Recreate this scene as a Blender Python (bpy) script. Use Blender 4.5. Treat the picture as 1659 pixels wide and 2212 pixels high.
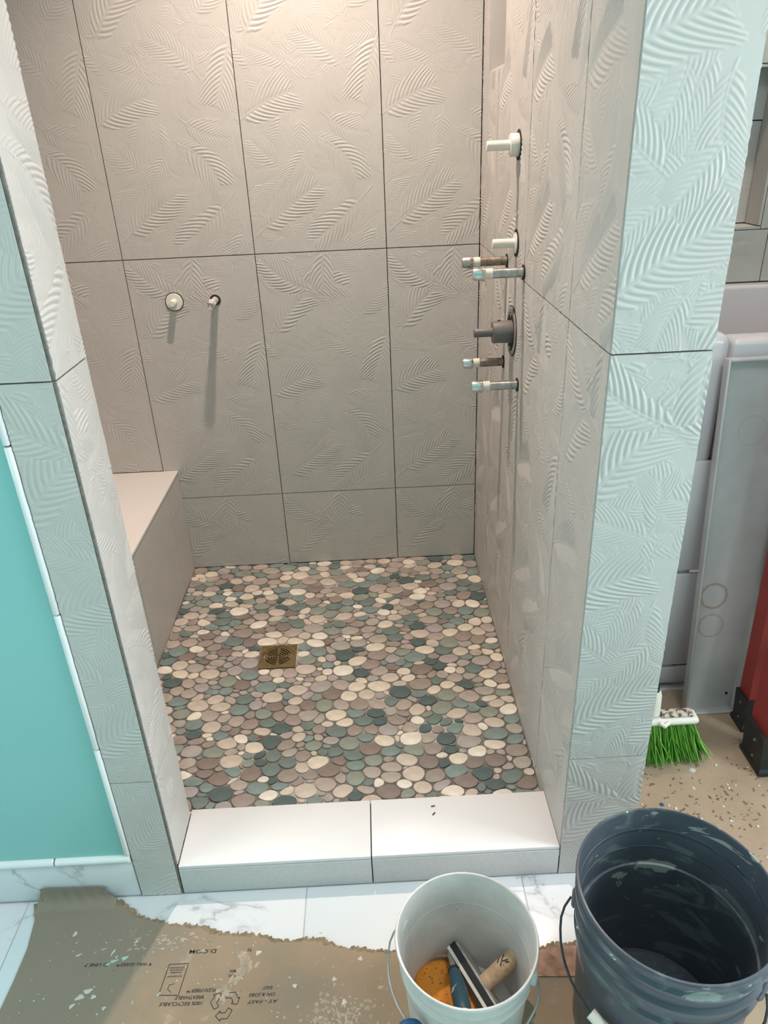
import bpy, math, random
import numpy as np
from mathutils import Vector, Matrix

for o in list(bpy.data.objects):
    bpy.data.objects.remove(o, do_unlink=True)
SC = bpy.context.scene
COL = SC.collection
R = random.Random(7)
NR = np.random.default_rng(11)

# ------------------------------------------------------------------ camera
def cam_matrix(pitch, roll, yaw, loc):
    c, s = math.cos, math.sin
    Rx = Matrix(((1, 0, 0), (0, c(pitch), -s(pitch)), (0, s(pitch), c(pitch))))
    Ry = Matrix(((c(roll), 0, s(roll)), (0, 1, 0), (-s(roll), 0, c(roll))))
    Rz = Matrix(((c(yaw), -s(yaw), 0), (s(yaw), c(yaw), 0), (0, 0, 1)))
    M = Rz @ Rx @ Ry
    right, fwd, up = M.col[0], M.col[1], M.col[2]
    return Matrix(((right[0], up[0], -fwd[0], loc[0]), (right[1], up[1], -fwd[1], loc[1]),
                   (right[2], up[2], -fwd[2], loc[2]), (0, 0, 0, 1)))

cd = bpy.data.cameras.new('camera')
cam = bpy.data.objects.new('camera', cd)
COL.objects.link(cam)
cd.sensor_fit = 'HORIZONTAL'
cd.sensor_width = 36.0
cd.lens = 36.0 * 1579.6 / 1659.0
cd.clip_start = 0.02
cam.matrix_world = cam_matrix(-0.4711, 0.0449, -0.0102, (0.3322, -2.340, 1.4348))
SC.camera = cam

# ------------------------------------------------------------------ world, daylight, exposure
wd = bpy.data.worlds.new('world')
SC.world = wd
wd.use_nodes = True
bg = wd.node_tree.nodes['Background']
bg.inputs[0].default_value = (0.62, 0.80, 1.0, 1)
bg.inputs[1].default_value = 1.0
SC.view_settings.view_transform = 'Standard'
SC.view_settings.look = 'None'
SC.view_settings.gamma = 1.0
SC.view_settings.use_curve_mapping = False
SC.view_settings.exposure = 0.0

def area(name, loc, target, sx, sy, power, color):
    l = bpy.data.lights.new(name, 'AREA')
    l.shape = 'RECTANGLE'; l.size = sx; l.size_y = sy
    l.energy = power; l.color = color
    o = bpy.data.objects.new(name, l)
    COL.objects.link(o)
    o.location = loc
    d = (Vector(target) - Vector(loc)).normalized()
    o.rotation_euler = d.to_track_quat('-Z', 'Y').to_euler()
    return o
# daylight entering by the two windows of the bathroom (right wall and left wall)
area('daylight_right', (2.585, -1.78, 1.45), (0, -1.78, 1.15), 1.0, 1.15, 56, (0.92, 0.965, 1.0))
area('daylight_left', (-1.735, -2.35, 1.45), (0, -2.35, 1.25), 1.05, 1.15, 17, (0.90, 0.96, 1.0))
# flat ceiling panel of the bathroom (its housing is built further down)
area('ceiling_panel_light', (1.05, -1.95, 2.565), (1.05, -1.95, 0), 0.56, 0.56, 10, (1.0, 0.98, 1.0))

# ------------------------------------------------------------------ dimensions (metres)
XR = 0.6845          # right shower wall
XL = -0.126          # inner face of the left jamb
XLO = -0.216
XRO = 0.838
XB = -0.351          # bench front
XW = -0.82           # left shower wall
YF = -1.292          # front plane
YC = -1.143          # back edge of curb
YREV = -1.157
ZS = 0.0504          # shower floor
ZC = 0.0856          # curb top
ZB = 0.444           # bench top
Z1, Z2 = 1.140, 0.336
ZT = 2.60
TW, TH = 0.400, 0.804
GAP = 0.0026

# ------------------------------------------------------------------ materials
def srgb(r, g, b):
    f = lambda v: (v / 255) / 12.92 if v / 255 <= 0.04045 else (((v / 255) + 0.055) / 1.055) ** 2.4
    return (f(r), f(g), f(b), 1)
MATS = {}
class NT:
    def __init__(s, name):
        m = bpy.data.materials.new(name); m.use_nodes = True
        s.m = m; s.t = m.node_tree; s.n = s.t.nodes; s.l = s.t.links
        s.b = s.n['Principled BSDF']
        s.tc = s.n.new('ShaderNodeTexCoord')
    def noise(s, scale, detail=3, rough=0.5, vec=None, dist=0.0):
        n = s.n.new('ShaderNodeTexNoise')
        n.inputs['Scale'].default_value = scale; n.inputs['Detail'].default_value = detail
        n.inputs['Roughness'].default_value = rough; n.inputs['Distortion'].default_value = dist
        s.l.new(vec or s.tc.outputs['Object'], n.inputs['Vector'])
        return n.outputs['Fac']
    def ramp(s, fac, stops):
        n = s.n.new('ShaderNodeValToRGB')
        e = n.color_ramp.elements
        while len(e) < len(stops): e.new(0.5)
        for k, (p, c) in enumerate(stops):
            e[k].position = p; e[k].color = c
        s.l.new(fac, n.inputs[0])
        return n.outputs[0]
    def mix(s, fac, a, b):
        n = s.n.new('ShaderNodeMix'); n.data_type = 'RGBA'
        for i, v in ((0, fac), (6, a), (7, b)):
            if hasattr(v, 'links') or hasattr(v, 'is_linked'): s.l.new(v, n.inputs[i])
            else: n.inputs[i].default_value = v
        return n.outputs[2]
    def math(s, op, a, b=None, c=None):
        n = s.n.new('ShaderNodeMath'); n.operation = op
        for i, v in enumerate((a, b, c)):
            if v is None: continue
            if hasattr(v, 'is_linked'): s.l.new(v, n.inputs[i])
            else: n.inputs[i].default_value = v
        return n.outputs[0]
    def color(s, v):
        if hasattr(v, 'is_linked'): s.l.new(v, s.b.inputs['Base Color'])
        else: s.b.inputs['Base Color'].default_value = v
    def rough(s, v):
        if hasattr(v, 'is_linked'): s.l.new(v, s.b.inputs['Roughness'])
        else: s.b.inputs['Roughness'].default_value = v
    def bump(s, h, strength=0.2, dist=0.001):
        n = s.n.new('ShaderNodeBump'); n.inputs['Strength'].default_value = strength
        n.inputs['Distance'].default_value = dist
        s.l.new(h, n.inputs['Height']); s.l.new(n.outputs[0], s.b.inputs['Normal'])
BLK, WHT = (0, 0, 0, 1), (1, 1, 1, 1)
def plain(name, col, rough=0.5, metal=0.0, var=0.08, scale=30, bump=0.0, bscale=200):
    if name in MATS: return MATS[name]
    t = NT(name)
    if var:
        d = tuple(max(0, c * (1 - var)) for c in col[:3]) + (1,)
        u = tuple(min(1, c * (1 + var)) for c in col[:3]) + (1,)
        t.color(t.ramp(t.noise(scale, 4), [(0.3, d), (0.7, u)]))
    else: t.color(col)
    t.rough(rough); t.b.inputs['Metallic'].default_value = metal
    if bump: t.bump(t.noise(bscale, 2), bump, 0.0006)
    MATS[name] = t.m
    return t.m

def splat(name, base, layers, rough=0.5, metal=0.0, bump=0.15, zs=1.0):
    """base colour with shaped stains: layers of (scale, threshold, softness, colour, detail, distortion)"""
    t = NT(name)
    c = t.ramp(t.noise(14, 5, 0.6), [(0.3, tuple(x * 0.86 for x in base[:3]) + (1,)), (0.7, tuple(min(1, x * 1.12) for x in base[:3]) + (1,))])
    h = None
    for k, (sc, th, so, col, det, dis) in enumerate(layers):
        mp = t.n.new('ShaderNodeMapping'); mp.inputs['Location'].default_value = (k * 3.7 + 0.3, k * 1.9, k * 5.1); mp.inputs['Scale'].default_value = (1, 1, zs)
        t.l.new(t.tc.outputs['Object'], mp.inputs[0])
        f = t.noise(sc, det, 0.6, mp.outputs[0], dis)
        f = t.ramp(f, [(th, BLK), (th + so, WHT)])
        c = t.mix(f, c, col)
        h = f
    t.color(c); t.rough(rough); t.b.inputs['Metallic'].default_value = metal
    if h and bump: t.bump(h, bump, 0.0006)
    MATS[name] = t.m
    return t.m

TILE = plain('embossed_tile', (0.545, 0.525, 0.495, 1), 0.42, var=0.035, scale=9, bump=0.12, bscale=420)
SLAB = plain('white_slab', (0.74, 0.735, 0.735, 1), 0.38, var=0.02, scale=5)
SLABB = plain('bench_slab', (0.76, 0.73, 0.70, 1), 0.4, var=0.02, scale=5)
CURBF = plain('curb_front_tile', (0.56, 0.56, 0.555, 1), 0.42, var=0.05, scale=160)
GROUT = plain('dark_joint', (0.10, 0.085, 0.075, 1), 0.9, var=0.2, scale=60)
MORTAR = plain('pale_mortar', (0.52, 0.49, 0.45, 1), 0.9, var=0.15, scale=70, bump=0.4, bscale=300)
def bed():
    t = NT('pebble_bed')
    t.color(t.ramp(t.noise(7, 4, .6), [(.42, (.17, .15, .13, 1)), (.56, (.26, .235, .205, 1)), (.66, (.50, .46, .41, 1))])); t.rough(.9)
    return t.m
BED = bed()
TEAL = plain('teal_paint', (0.265, 0.575, 0.55, 1), 0.32, var=0.02, scale=4, bump=0.04, bscale=160)
CEIL = plain('ceiling_paint', (0.80, 0.80, 0.78, 1), 0.8, var=0.02)
LINER = plain('glazed_liner', (0.80, 0.82, 0.81, 1), 0.12, var=0.02)
ACRYL = plain('white_acrylic', (0.70, 0.66, 0.69, 1), 0.18, var=0.015, scale=3)
BLACK = plain('black_rubber', (0.018, 0.019, 0.021, 1), 0.45, var=0.3, scale=40)
REDF = splat('red_fibreglass', (0.36, 0.035, 0.03, 1), [(55, 0.74, 0.03, (0.35, 0.25, 0.22, 1), 3, 0)], 0.45)
WHITEP = plain('white_plastic', (0.78, 0.76, 0.68, 1), 0.4, var=0.04)
GREYP = plain('grey_plastic', (0.16, 0.145, 0.14, 1), 0.5, var=0.12)
STEEL = plain('galvanised_steel', (0.46, 0.47, 0.46, 1), 0.36, 1.0, var=0.3, scale=90)
CHROME = plain('bright_steel', (0.68, 0.70, 0.69, 1), 0.22, 1.0, var=0.15, scale=80)
TAPE = plain('thread_tape', (0.75, 0.70, 0.62, 1), 0.7, var=0.15, scale=120)
WIRE = plain('bail_wire', (0.45, 0.46, 0.47, 1), 0.35, 1.0, var=0.2, scale=60)
DARKW = plain('dark_wire', (0.07, 0.075, 0.085, 1), 0.4, 0.6, var=0.2, scale=60)
BRASS = plain('aged_brass', (0.33, 0.235, 0.115, 1), 0.38, 0.85, var=0.18, scale=55)
PIT = plain('drain_pit', (0.012, 0.011, 0.010, 1), 0.8, var=0)
INK = plain('printed_ink', (0.035, 0.034, 0.036, 1), 0.8, var=0.3, scale=300)
BLUEP = plain('blue_plastic', (0.02, 0.085, 0.22, 1), 0.4, var=0.1)
WOOD = None

def marble():
    t = NT('marble_tile')
    base = (0.74, 0.755, 0.775, 1)
    n1 = t.noise(2.3, 6, 0.62, dist=1.4)
    v = t.math('ABSOLUTE', t.math('SUBTRACT', n1, 0.5))
    vein = t.ramp(v, [(0.0, WHT), (0.012, (0.25, 0.25, 0.25, 1)), (0.035, BLK)])
    gate = t.ramp(t.noise(5, 2), [(0.48, BLK), (0.62, WHT)])
    n2 = t.noise(1.6, 2)
    f = t.math('MULTIPLY', vein, gate)
    c = t.mix(t.math('MULTIPLY', f, 0.75), t.ramp(n2, [(0.3, (0.70, 0.72, 0.745, 1)), (0.6, base)]), (0.34, 0.36, 0.38, 1))
    specks = t.ramp(t.noise(95, 2), [(0.74, BLK), (0.77, WHT)])
    c = t.mix(t.math('MULTIPLY', specks, 0.6), c, (0.25, 0.22, 0.19, 1))
    t.color(c); t.rough(0.22)
    return t.m
MARBLE = marble()

def paper_mat():
    t = NT('floor_board_paper')
    n = t.noise(3.2, 5, 0.6)
    c = t.ramp(n, [(0.34, (0.25, 0.205, 0.15, 1)), (0.5, (0.32, 0.235, 0.16, 1)), (0.66, (0.38, 0.275, 0.18, 1))])
    # darker grey-olive side towards the left wall: the jamb's shadow painted in
    sep = t.n.new('ShaderNodeSeparateXYZ'); t.l.new(t.tc.outputs['Object'], sep.inputs[0])
    e = t.math('ADD', t.math('MULTIPLY', sep.outputs[1], -0.55), sep.outputs[0])
    e = t.math('ADD', e, t.math('MULTIPLY', t.noise(9, 4), 0.20))
    e = t.ramp(e, [(0.70, WHT), (0.78, BLK)])
    t.e = e
    c = t.mix(t.math('MULTIPLY', e, 0.75), c, (0.235, 0.205, 0.16, 1))
    dust = t.ramp(t.noise(16, 7, 0.72), [(0.56, BLK), (0.72, WHT)])
    big = t.ramp(t.noise(4.2, 2), [(0.52, BLK), (0.64, WHT)])
    c = t.mix(t.math('MULTIPLY', t.math('MULTIPLY', dust, big), 0.75), c, (0.52, 0.46, 0.38, 1))
    dots = t.ramp(t.noise(120, 2), [(0.73, BLK), (0.76, WHT)])
    c = t.mix(t.math('MULTIPLY', dots, 0.6), c, (0.10, 0.08, 0.06, 1))
    t.color(c); t.rough(0.75)
    t.bump(t.noise(26, 6, 0.65), 0.25, 0.002)
    return t.m
PAPER = paper_mat()
def paper2():
    t = NT('dusty_floor_paper')
    c = t.ramp(t.noise(5, 6, 0.6), [(0.3, (0.33, 0.235, 0.16, 1)), (0.7, (0.44, 0.325, 0.23, 1))])
    d = t.ramp(t.noise(70, 4, 0.7), [(0.60, BLK), (0.68, WHT)])
    c = t.mix(t.math('MULTIPLY', d, 0.5), c, (0.20, 0.13, 0.085, 1))
    t.color(c); t.rough(0.75); t.bump(t.noise(40, 5), 0.2, 0.001)
    return t.m
PAPER2 = paper2()

def stone_mat(k, col):
    t = NT('pebble_%d' % k)
    oi = t.n.new('ShaderNodeObjectInfo')
    a = tuple(c * 0.80 for c in col[:3]) + (1,); b = tuple(min(1, c * 1.16) for c in col[:3]) + (1,)
    c = t.ramp(t.noise(22, 2, 0.5), [(0.25, a), (0.75, b)])
    sp = t.ramp(t.noise(230, 4, 0.6), [(0.55, BLK), (0.75, WHT)])
    c = t.mix(t.math('MULTIPLY', sp, 0.35), c, tuple(x * 0.55 for x in col[:3]) + (1,))
    t.color(c); t.rough(0.72); t.bump(t.noise(260, 3), 0.15, 0.0005)
    return t.m
STONE_COLS = [((0.70, 0.61, 0.48), 11), ((0.58, 0.49, 0.40), 13), ((0.43, 0.36, 0.305), 17), ((0.33, 0.27, 0.23), 15),
              ((0.25, 0.195, 0.165), 8), ((0.40, 0.36, 0.31), 6), ((0.265, 0.30, 0.245), 9), ((0.16, 0.215, 0.195), 10),
              ((0.085, 0.13, 0.125), 7), ((0.205, 0.275, 0.255), 9), ((0.78, 0.71, 0.60), 6), ((0.39, 0.35, 0.335), 8)]
STONES = [stone_mat(k, tuple(1.06 * (.86 * x + .14 * sum(c) / 3) for x in c) + (1,)) for k, (c, w) in enumerate(STONE_COLS)]

# ------------------------------------------------------------------ mesh helpers
def link(name, me, mat=None, parent=None):
    o = bpy.data.objects.new(name, me)
    COL.objects.link(o)
    if mat is not None and len(me.materials) == 0:
        me.materials.append(mat)
    if parent is not None: o.parent = parent
    return o
def tag(o, label=None, cat=None, group=None, kind=None):
    if label: o['label'] = label
    if cat: o['category'] = cat
    if group: o['group'] = group
    if kind: o['kind'] = kind
    return o
def empty(name, loc=(0, 0, 0), label=None, cat=None, group=None, rot=None):
    o = bpy.data.objects.new(name, None)
    COL.objects.link(o); o.location = loc
    o.empty_display_size = 0.05
    if rot: o.rotation_euler = rot
    return tag(o, label, cat, group)
class MB:
    def __init__(s): s.v = []; s.f = []; s.mi = []
    def add(s, vs, fs, mi=0):
        n = len(s.v); s.v += [tuple(v) for v in vs]
        s.f += [tuple(i + n for i in f) for f in fs]; s.mi += [mi] * len(fs)
        return s
    def box(s, x0, x1, y0, y1, z0, z1, bev=0.0, mi=0):
        if bev <= 0:
            vs = [(x, y, z) for z in (z0, z1) for y in (y0, y1) for x in (x0, x1)]
            return s.add(vs, [(0, 2, 3, 1), (4, 5, 7, 6), (0, 1, 5, 4), (2, 6, 7, 3), (0, 4, 6, 2), (1, 3, 7, 5)], mi)
        b = min(bev, (x1 - x0) * .49, (y1 - y0) * .49, (z1 - z0) * .49)
        # rounded-corner prism column with bevelled top and bottom
        rings = []
        for (z, i) in ((z0, b), (z0 + b * .3, b * .3), (z0 + b, 0), (z1 - b, 0), (z1 - b * .3, b * .3), (z1, b)):
            ring = []
            for (cx, cy, a0) in ((x1 - b, y1 - b, 0), (x0 + b, y1 - b, 90), (x0 + b, y0 + b, 180), (x1 - b, y0 + b, 270)):
                for k in range(4):
                    a = math.radians(a0 + 30 * k)
                    r = max(b - i, 0.0001)
                    ring.append((cx + r * math.cos(a), cy + r * math.sin(a), z))
            rings.append(ring)
        return s.loft(rings, True, True, mi)
    def loft(s, rings, cap0=True, cap1=True, mi=0, closed=True):
        n = len(rings[0]); vs = [p for r in rings for p in r]; fs = []
        for k in range(len(rings) - 1):
            for i in range(n if closed else n - 1):
                j = (i + 1) % n
                fs.append((k * n + i, k * n + j, (k + 1) * n + j, (k + 1) * n + i))
        if cap0: fs.append(tuple(range(n))[::-1])
        if cap1: fs.append(tuple((len(rings) - 1) * n + i for i in range(n)))
        return s.add(vs, fs, mi)
    def tube(s, pts, r, n=10, mi=0, cap=True):
        pts = [Vector(p) for p in pts]; rings = []
        rad = r if hasattr(r, '__len__') else [r] * len(pts)
        up = None
        for k, p in enumerate(pts):
            d = (pts[min(k + 1, len(pts) - 1)] - pts[max(k - 1, 0)]).normalized()
            if up is None:
                up = Vector((0, 0, 1)) if abs(d.z) < .9 else Vector((1, 0, 0))
            a = d.cross(up).normalized(); up = a.cross(d).normalized()
            rings.append([tuple(p + rad[k] * (math.cos(t) * a + math.sin(t) * up)) for t in [2 * math.pi * i / n for i in range(n)]])
        return s.loft(rings, cap, cap, mi)
    def lathe(s, prof, n=48, mi=0, axis='z', closed=False):
        rings = []
        for (r, z) in prof:
            rings.append([(r * math.cos(2 * math.pi * i / n), r * math.sin(2 * math.pi * i / n), z) for i in range(n)])
        if axis == 'x': rings = [[(z, x, y) for (x, y, z) in rg] for rg in rings]
        if axis == 'y': rings = [[(y, z, x) for (x, y, z) in rg] for rg in rings]
        if closed: rings.append(rings[0])
        return s.loft(rings, not closed, not closed, mi)
    def prism(s, poly, z0, z1, mi=0):
        return s.loft([[(x, y, z0) for x, y in poly], [(x, y, z1) for x, y in poly]], True, True, mi)
    def xform(s, M):
        s.v = [tuple(M @ Vector(v)) for v in s.v]; return s
    def build(s, name, mat, parent=None, smooth=False, angle=40):
        me = bpy.data.meshes.new(name)
        me.from_pydata(s.v, [], s.f)
        for m in (mat if isinstance(mat, (list, tuple)) else [mat]): me.materials.append(m)
        if any(s.mi): me.polygons.foreach_set('material_index', s.mi)
        import bmesh
        bm = bmesh.new(); bm.from_mesh(me)
        bmesh.ops.recalc_face_normals(bm, faces=bm.faces)
        bm.to_mesh(me); bm.free()
        if smooth:
            me.polygons.foreach_set('use_smooth', [True] * len(me.polygons))
            try: me.set_sharp_from_angle(angle=math.radians(angle))
            except Exception: pass
        me.update()
        return link(name, me, None, parent)
def box(name, mat, parent, x0, x1, y0, y1, z0, z1, bev=0.0):
    return MB().box(x0, x1, y0, y1, z0, z1, bev).build(name, mat, parent, smooth=bev > 0, angle=50)

# ------------------------------------------------------------------ embossed leaf tile: one print, shared by all tiles
def leaf_raster():
    H = np.zeros((804, 400))
    yy, xx = np.mgrid[0:804, 0:400].astype(float)
    def leaf(bx, by, tx, ty, W, pitch, A, curv, stem=0.22):
        L = math.hypot(tx - bx, ty - by); ang = math.atan2(ty - by, tx - bx)
        m = L * 0.35 + W
        x0, x1 = int(max(0, min(bx, tx) - m)), int(min(400, max(bx, tx) + m))
        y0, y1 = int(max(0, min(by, ty) - m)), int(min(804, max(by, ty) + m))
        if x1 - x0 < 3 or y1 - y0 < 3: return
        X = xx[y0:y1, x0:x1] - bx; Y = yy[y0:y1, x0:x1] - by
        c, sn = math.cos(ang), math.sin(ang)
        s = X * c + Y * sn; t = -X * sn + Y * c
        t = t - curv * s * (L - s) / L
        at = np.abs(t); sd = np.where(t > 0, 1.0, 0.0)
        cot = 0.42 + 0.75 * np.clip(s / L, 0, 1)
        s0 = s - at * cot - at * at / (W * 3.2)
        q = s0 / L
        prof = np.clip(np.sin(math.pi * np.clip(q * 0.86 + 0.14, 0, 1)), 0, 1) ** 0.55
        Wl = np.maximum(W * prof, 0.5)
        idx = np.floor(s0 / pitch + 0.5 * sd)
        jit = 0.86 + 0.28 * (np.abs(np.sin(idx * 12.9898 + sd * 4.1 + bx)) % 1.0)
        r = at / (Wl * jit)
        f = (s0 / pitch + 0.5 * sd) % 1.0
        wd = 0.86 * np.sqrt(np.clip(1 - r ** 2.4, 0, 1)) + 1e-4
        g = np.clip(1 - ((2 * f - 1) / wd) ** 2, 0, 1) ** 0.75
        inside = (r < 1) & (q > 0.0) & (q < 1.0)
        rise = np.clip(at / (W * 0.18), 0.35, 1)
        h = np.where(inside, A * g * rise, 0)
        mask = np.clip((1.06 - r) / 0.10, 0, 1) * ((q > -0.02) & (q < 1.02))
        rib = A * 0.75 * np.exp(-(t / 1.5) ** 2) * ((s > -stem * L) & (s < 0.93 * L)) * np.clip(1.15 - s / L, 0, 1)
        sub = H[y0:y1, x0:x1]
        sub[:] = np.maximum(sub * (1 - mask) + h * mask, rib)
    rr = random.Random(5)
    # faint small fronds that fill the ground
    for k in range(125):
        bx, by = rr.uniform(-10, 410), rr.uniform(-10, 814); a = rr.uniform(0, 2 * math.pi); L = rr.uniform(70, 125)
        leaf(bx, by, bx + L * math.cos(a), by + L * math.sin(a), rr.uniform(24, 38), rr.uniform(7.0, 9.5), rr.uniform(0.8, 1.25), rr.uniform(-.5, .5), 0.1)
    strong = [(.10, .09, .50, .225, 33), (.80, .165, .45, .035, 34), (.60, .365, .80, .245, 36), (.02, .45, .36, .525, 40),
              (.98, .67, .86, .50, 42), (.10, .70, .34, .835, 34), (.30, .885, .66, .865, 34), (.52, .995, .50, .865, 30),
              (.36, .86, .04, .975, 32), (.78, .76, .98, .90, 30), (.72, .60, .44, .70, 30), (.36, .61, .12, .66, 26),
              (.62, .44, .90, .39, 28), (.24, .30, .06, .38, 30), (.44, .34, .30, .245, 24), (.93, .07, .80, -.04, 26)]
    for k, (a, b, c, d, w) in enumerate(strong):
        A = 1.75 if k < 9 else rr.uniform(1.1, 1.4)
        leaf(a * 400, b * 804, c * 400, d * 804, w * 1.28 * rr.uniform(.92, 1.08), rr.uniform(13.0, 15.5) if k < 9 else rr.uniform(9, 11), A, rr.uniform(-.45, .45), 0.34 if k % 2 else 0.2)
    K = np.array([.5, 3, .5]) / 4.0
    for ax in (0, 1):
        P = np.pad(H, [(1, 1) if a == ax else (0, 0) for a in (0, 1)], mode='edge')
        n = H.shape[ax]
        H = sum(K[i] * np.take(P, range(i, i + n), axis=ax) for i in range(3))
    return H * 0.001
LEAF = leaf_raster()
def leaf_at(u, v):
    u = np.clip(u * 1000, 0, 398.99); v = np.clip(v * 1000, 0, 802.99)
    iu, iv = u.astype(int), v.astype(int); fu, fv = u - iu, v - iv
    return ((LEAF[iv, iu] * (1 - fu) + LEAF[iv, iu + 1] * fu) * (1 - fv) + (LEAF[iv + 1, iu] * (1 - fu) + LEAF[iv + 1, iu + 1] * fu) * fv)
TCACHE = {}
def tile_mesh(w, h, u0, v0, step, thick=0.008, relief=1.0):
    key = (round(w, 4), round(h, 4), round(u0, 3), round(v0, 3), step, relief)
    if key in TCACHE: return TCACHE[key]
    nx, ny = max(3, int(round(w / step)) + 1), max(3, int(round(h / step)) + 1)
    xs, ys = np.linspace(0, w, nx), np.linspace(0, h, ny)
    X, Y = np.meshgrid(xs, ys)
    Z = leaf_at(X + u0, Y + v0) * relief
    top = np.stack([X, Y, Z], -1).reshape(-1, 3)
    idx = np.arange(nx * ny).reshape(ny, nx)
    quads = np.stack([idx[:-1, :-1], idx[:-1, 1:], idx[1:, 1:], idx[1:, :-1]], -1).reshape(-1, 4)
    per = np.concatenate([idx[0, :-1], idx[:-1, -1], idx[-1, :0:-1], idx[:0:-1, 0]])
    sk = top[per].copy(); sk[:, 2] = -thick
    sk0 = top[per].copy()
    n0 = len(top); m = len(per)
    a = n0 + np.arange(m); b = n0 + (np.arange(m) + 1) % m
    side = np.stack([a, a + m, b + m, b], -1)
    V = np.concatenate([top, sk0, sk]); F = np.concatenate([quads, side])
    me = bpy.data.meshes.new('tile')
    me.vertices.add(len(V)); me.vertices.foreach_set('co', V.astype(np.float32).ravel())
    me.loops.add(F.size); me.loops.foreach_set('vertex_index', F.astype(np.int32).ravel())
    me.polygons.add(len(F))
    me.polygons.foreach_set('loop_start', np.arange(0, F.size, 4, dtype=np.int32))
    me.polygons.foreach_set('use_smooth', np.concatenate([np.ones(len(quads), bool), np.zeros(m, bool)]))
    me.materials.append(TILE)
    me.update(calc_edges=True); me.validate()
    TCACHE[key] = me
    return me
# wall frames: local x, local y, normal
FR = {'back': ((1, 0, 0), (0, 0, 1), (0, -1, 0)), 'right': ((0, -1, 0), (0, 0, 1), (-1, 0, 0)),
      'left': ((0, 1, 0), (0, 0, 1), (1, 0, 0)), 'front': ((1, 0, 0), (0, 0, 1), (0, -1, 0))}
def tile(parent, face, origin, w, h, u0=0.0, v0=0.0, step=0.002, relief=1.0, name='tile', ext=0.0):
    g = GAP / 2
    if origin[2] > 1.9: step = max(step, .006)
    a, b, n = (Vector(x) for x in FR[face])
    me = tile_mesh(w - GAP, h - GAP + ext, u0, v0, step, relief=relief)
    o = link(name, me, None, parent)
    p = Vector(origin) + a * g + b * g
    o.matrix_world = Matrix(((a[0], b[0], n[0], p[0]), (a[1], b[1], n[1], p[1]), (a[2], b[2], n[2], p[2]), (0, 0, 0, 1)))
    return o
ROWS = [(ZS, Z2), (Z2, Z1), (Z1, Z1 + TH), (Z1 + TH, ZT)]
def row_v(z0, z1):   # print offset for a row: the cut bottom row shows the head of the print
    return (TH - (z1 - z0)) if z1 <= Z2 + .001 else 0.0
BK = 0.0075          # tile back to face
def struct(name, mat, boxes, label=None):
    m = MB()
    for b in boxes: m.box(*b)
    o = m.build(name, mat)
    return tag(o, label=label, kind='structure')

# ---- back wall of the shower
wb = struct('wall_back', GROUT, [(XW - .1, XR + .0005, BK, .12, 0, ZT)], 'back shower wall of beige palm-leaf embossed tiles')
for (x0, x1) in ((XW, -.8), (-.8, -.4), (-.4, 0), (0, .4), (.4, XR - .002)):
    if x1 - x0 < .03: continue
    for (z0, z1) in ROWS:
        if z1 <= Z2 + .001 and x1 <= -.399: continue
        zz = ZB if (x1 <= -.399 and z0 < ZB) else z0
        tile(wb, 'back', (x0, 0, zz), x1 - x0, z1 - zz, 0, (zz - z0) + row_v(z0, z1), step=.0017 if z1 - zz > .6 else .002, relief=.76)
# ---- right wall of the shower (with a niche beside the back corner)
NY0, NY1, NZ0, NZ1 = -.337, -.105, 1.575, 1.95
wr = struct('wall_right', GROUT, [(XR + BK, XRO - .0085, -1.2845, NY0, 0, ZT), (XR + BK, XRO - .0085, NY1, .12, 0, ZT), (XR + BK, XRO - .0085, NY0, NY1, 0, NZ0),
                                  (XR + BK, XRO - .0085, NY0, NY1, NZ1, ZT), (XR + .10, XRO - .0085, NY0, NY1, NZ0, NZ1)],
            'right shower wall of beige palm-leaf embossed tiles with a niche')
RC = [0, -.262, -.661, -1.056, -1.289]
for k in range(4):
    y0, y1 = RC[k], RC[k + 1]; w = y0 - y1
    u0 = 0.0 if k else .138
    for (z0, z1) in ROWS:
        if z0 == Z1 and k == 0:      # cut around the niche
            tile(wr, 'right', (XR, y0, z0), w, NZ0 - z0, u0, 0, ext=GAP, relief=.92)
            tile(wr, 'right', (XR, y0, NZ0), y0 - NY1, z1 - NZ0, u0, NZ0 - z0, relief=.92)
        elif z0 == Z1 and k == 1:
            tile(wr, 'right', (XR, y0, z0), w, NZ0 - z0, u0, 0, ext=GAP, relief=.92)
            tile(wr, 'right', (XR, NY0, NZ0), NY0 - y1, z1 - NZ0, u0 + (y0 - NY0), NZ0 - z0, relief=.92)
        else:
            tile(wr, 'right', (XR, y0, z0), w, z1 - z0, u0, row_v(z0, z1), step=.0017 if (k in (1, 2) and z1 - z0 > .6) else .002, relief=.92)
nm = plain('plain_tile', (0.545, 0.525, 0.495, 1), 0.45, var=.02)
box('niche_panel', nm, wr, XR + .001, XR + .099, NY1 - .009, NY1 - .002, NZ0 + .009, NZ1, .0005)
box('niche_panel', nm, wr, XR + .001, XR + .099, NY0 + .001, NY0 + .009, NZ0 + .009, NZ1, .0005)
box('niche_panel', nm, wr, XR + .001, XR + .099, NY0 + .001, NY1 - .002, NZ0 + .001, NZ0 + .008, .0005)
box('niche_panel', nm, wr, XR + .090, XR + .099, NY0 + .010, NY1 - .010, NZ0 + .009, NZ1, .0005)
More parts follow.
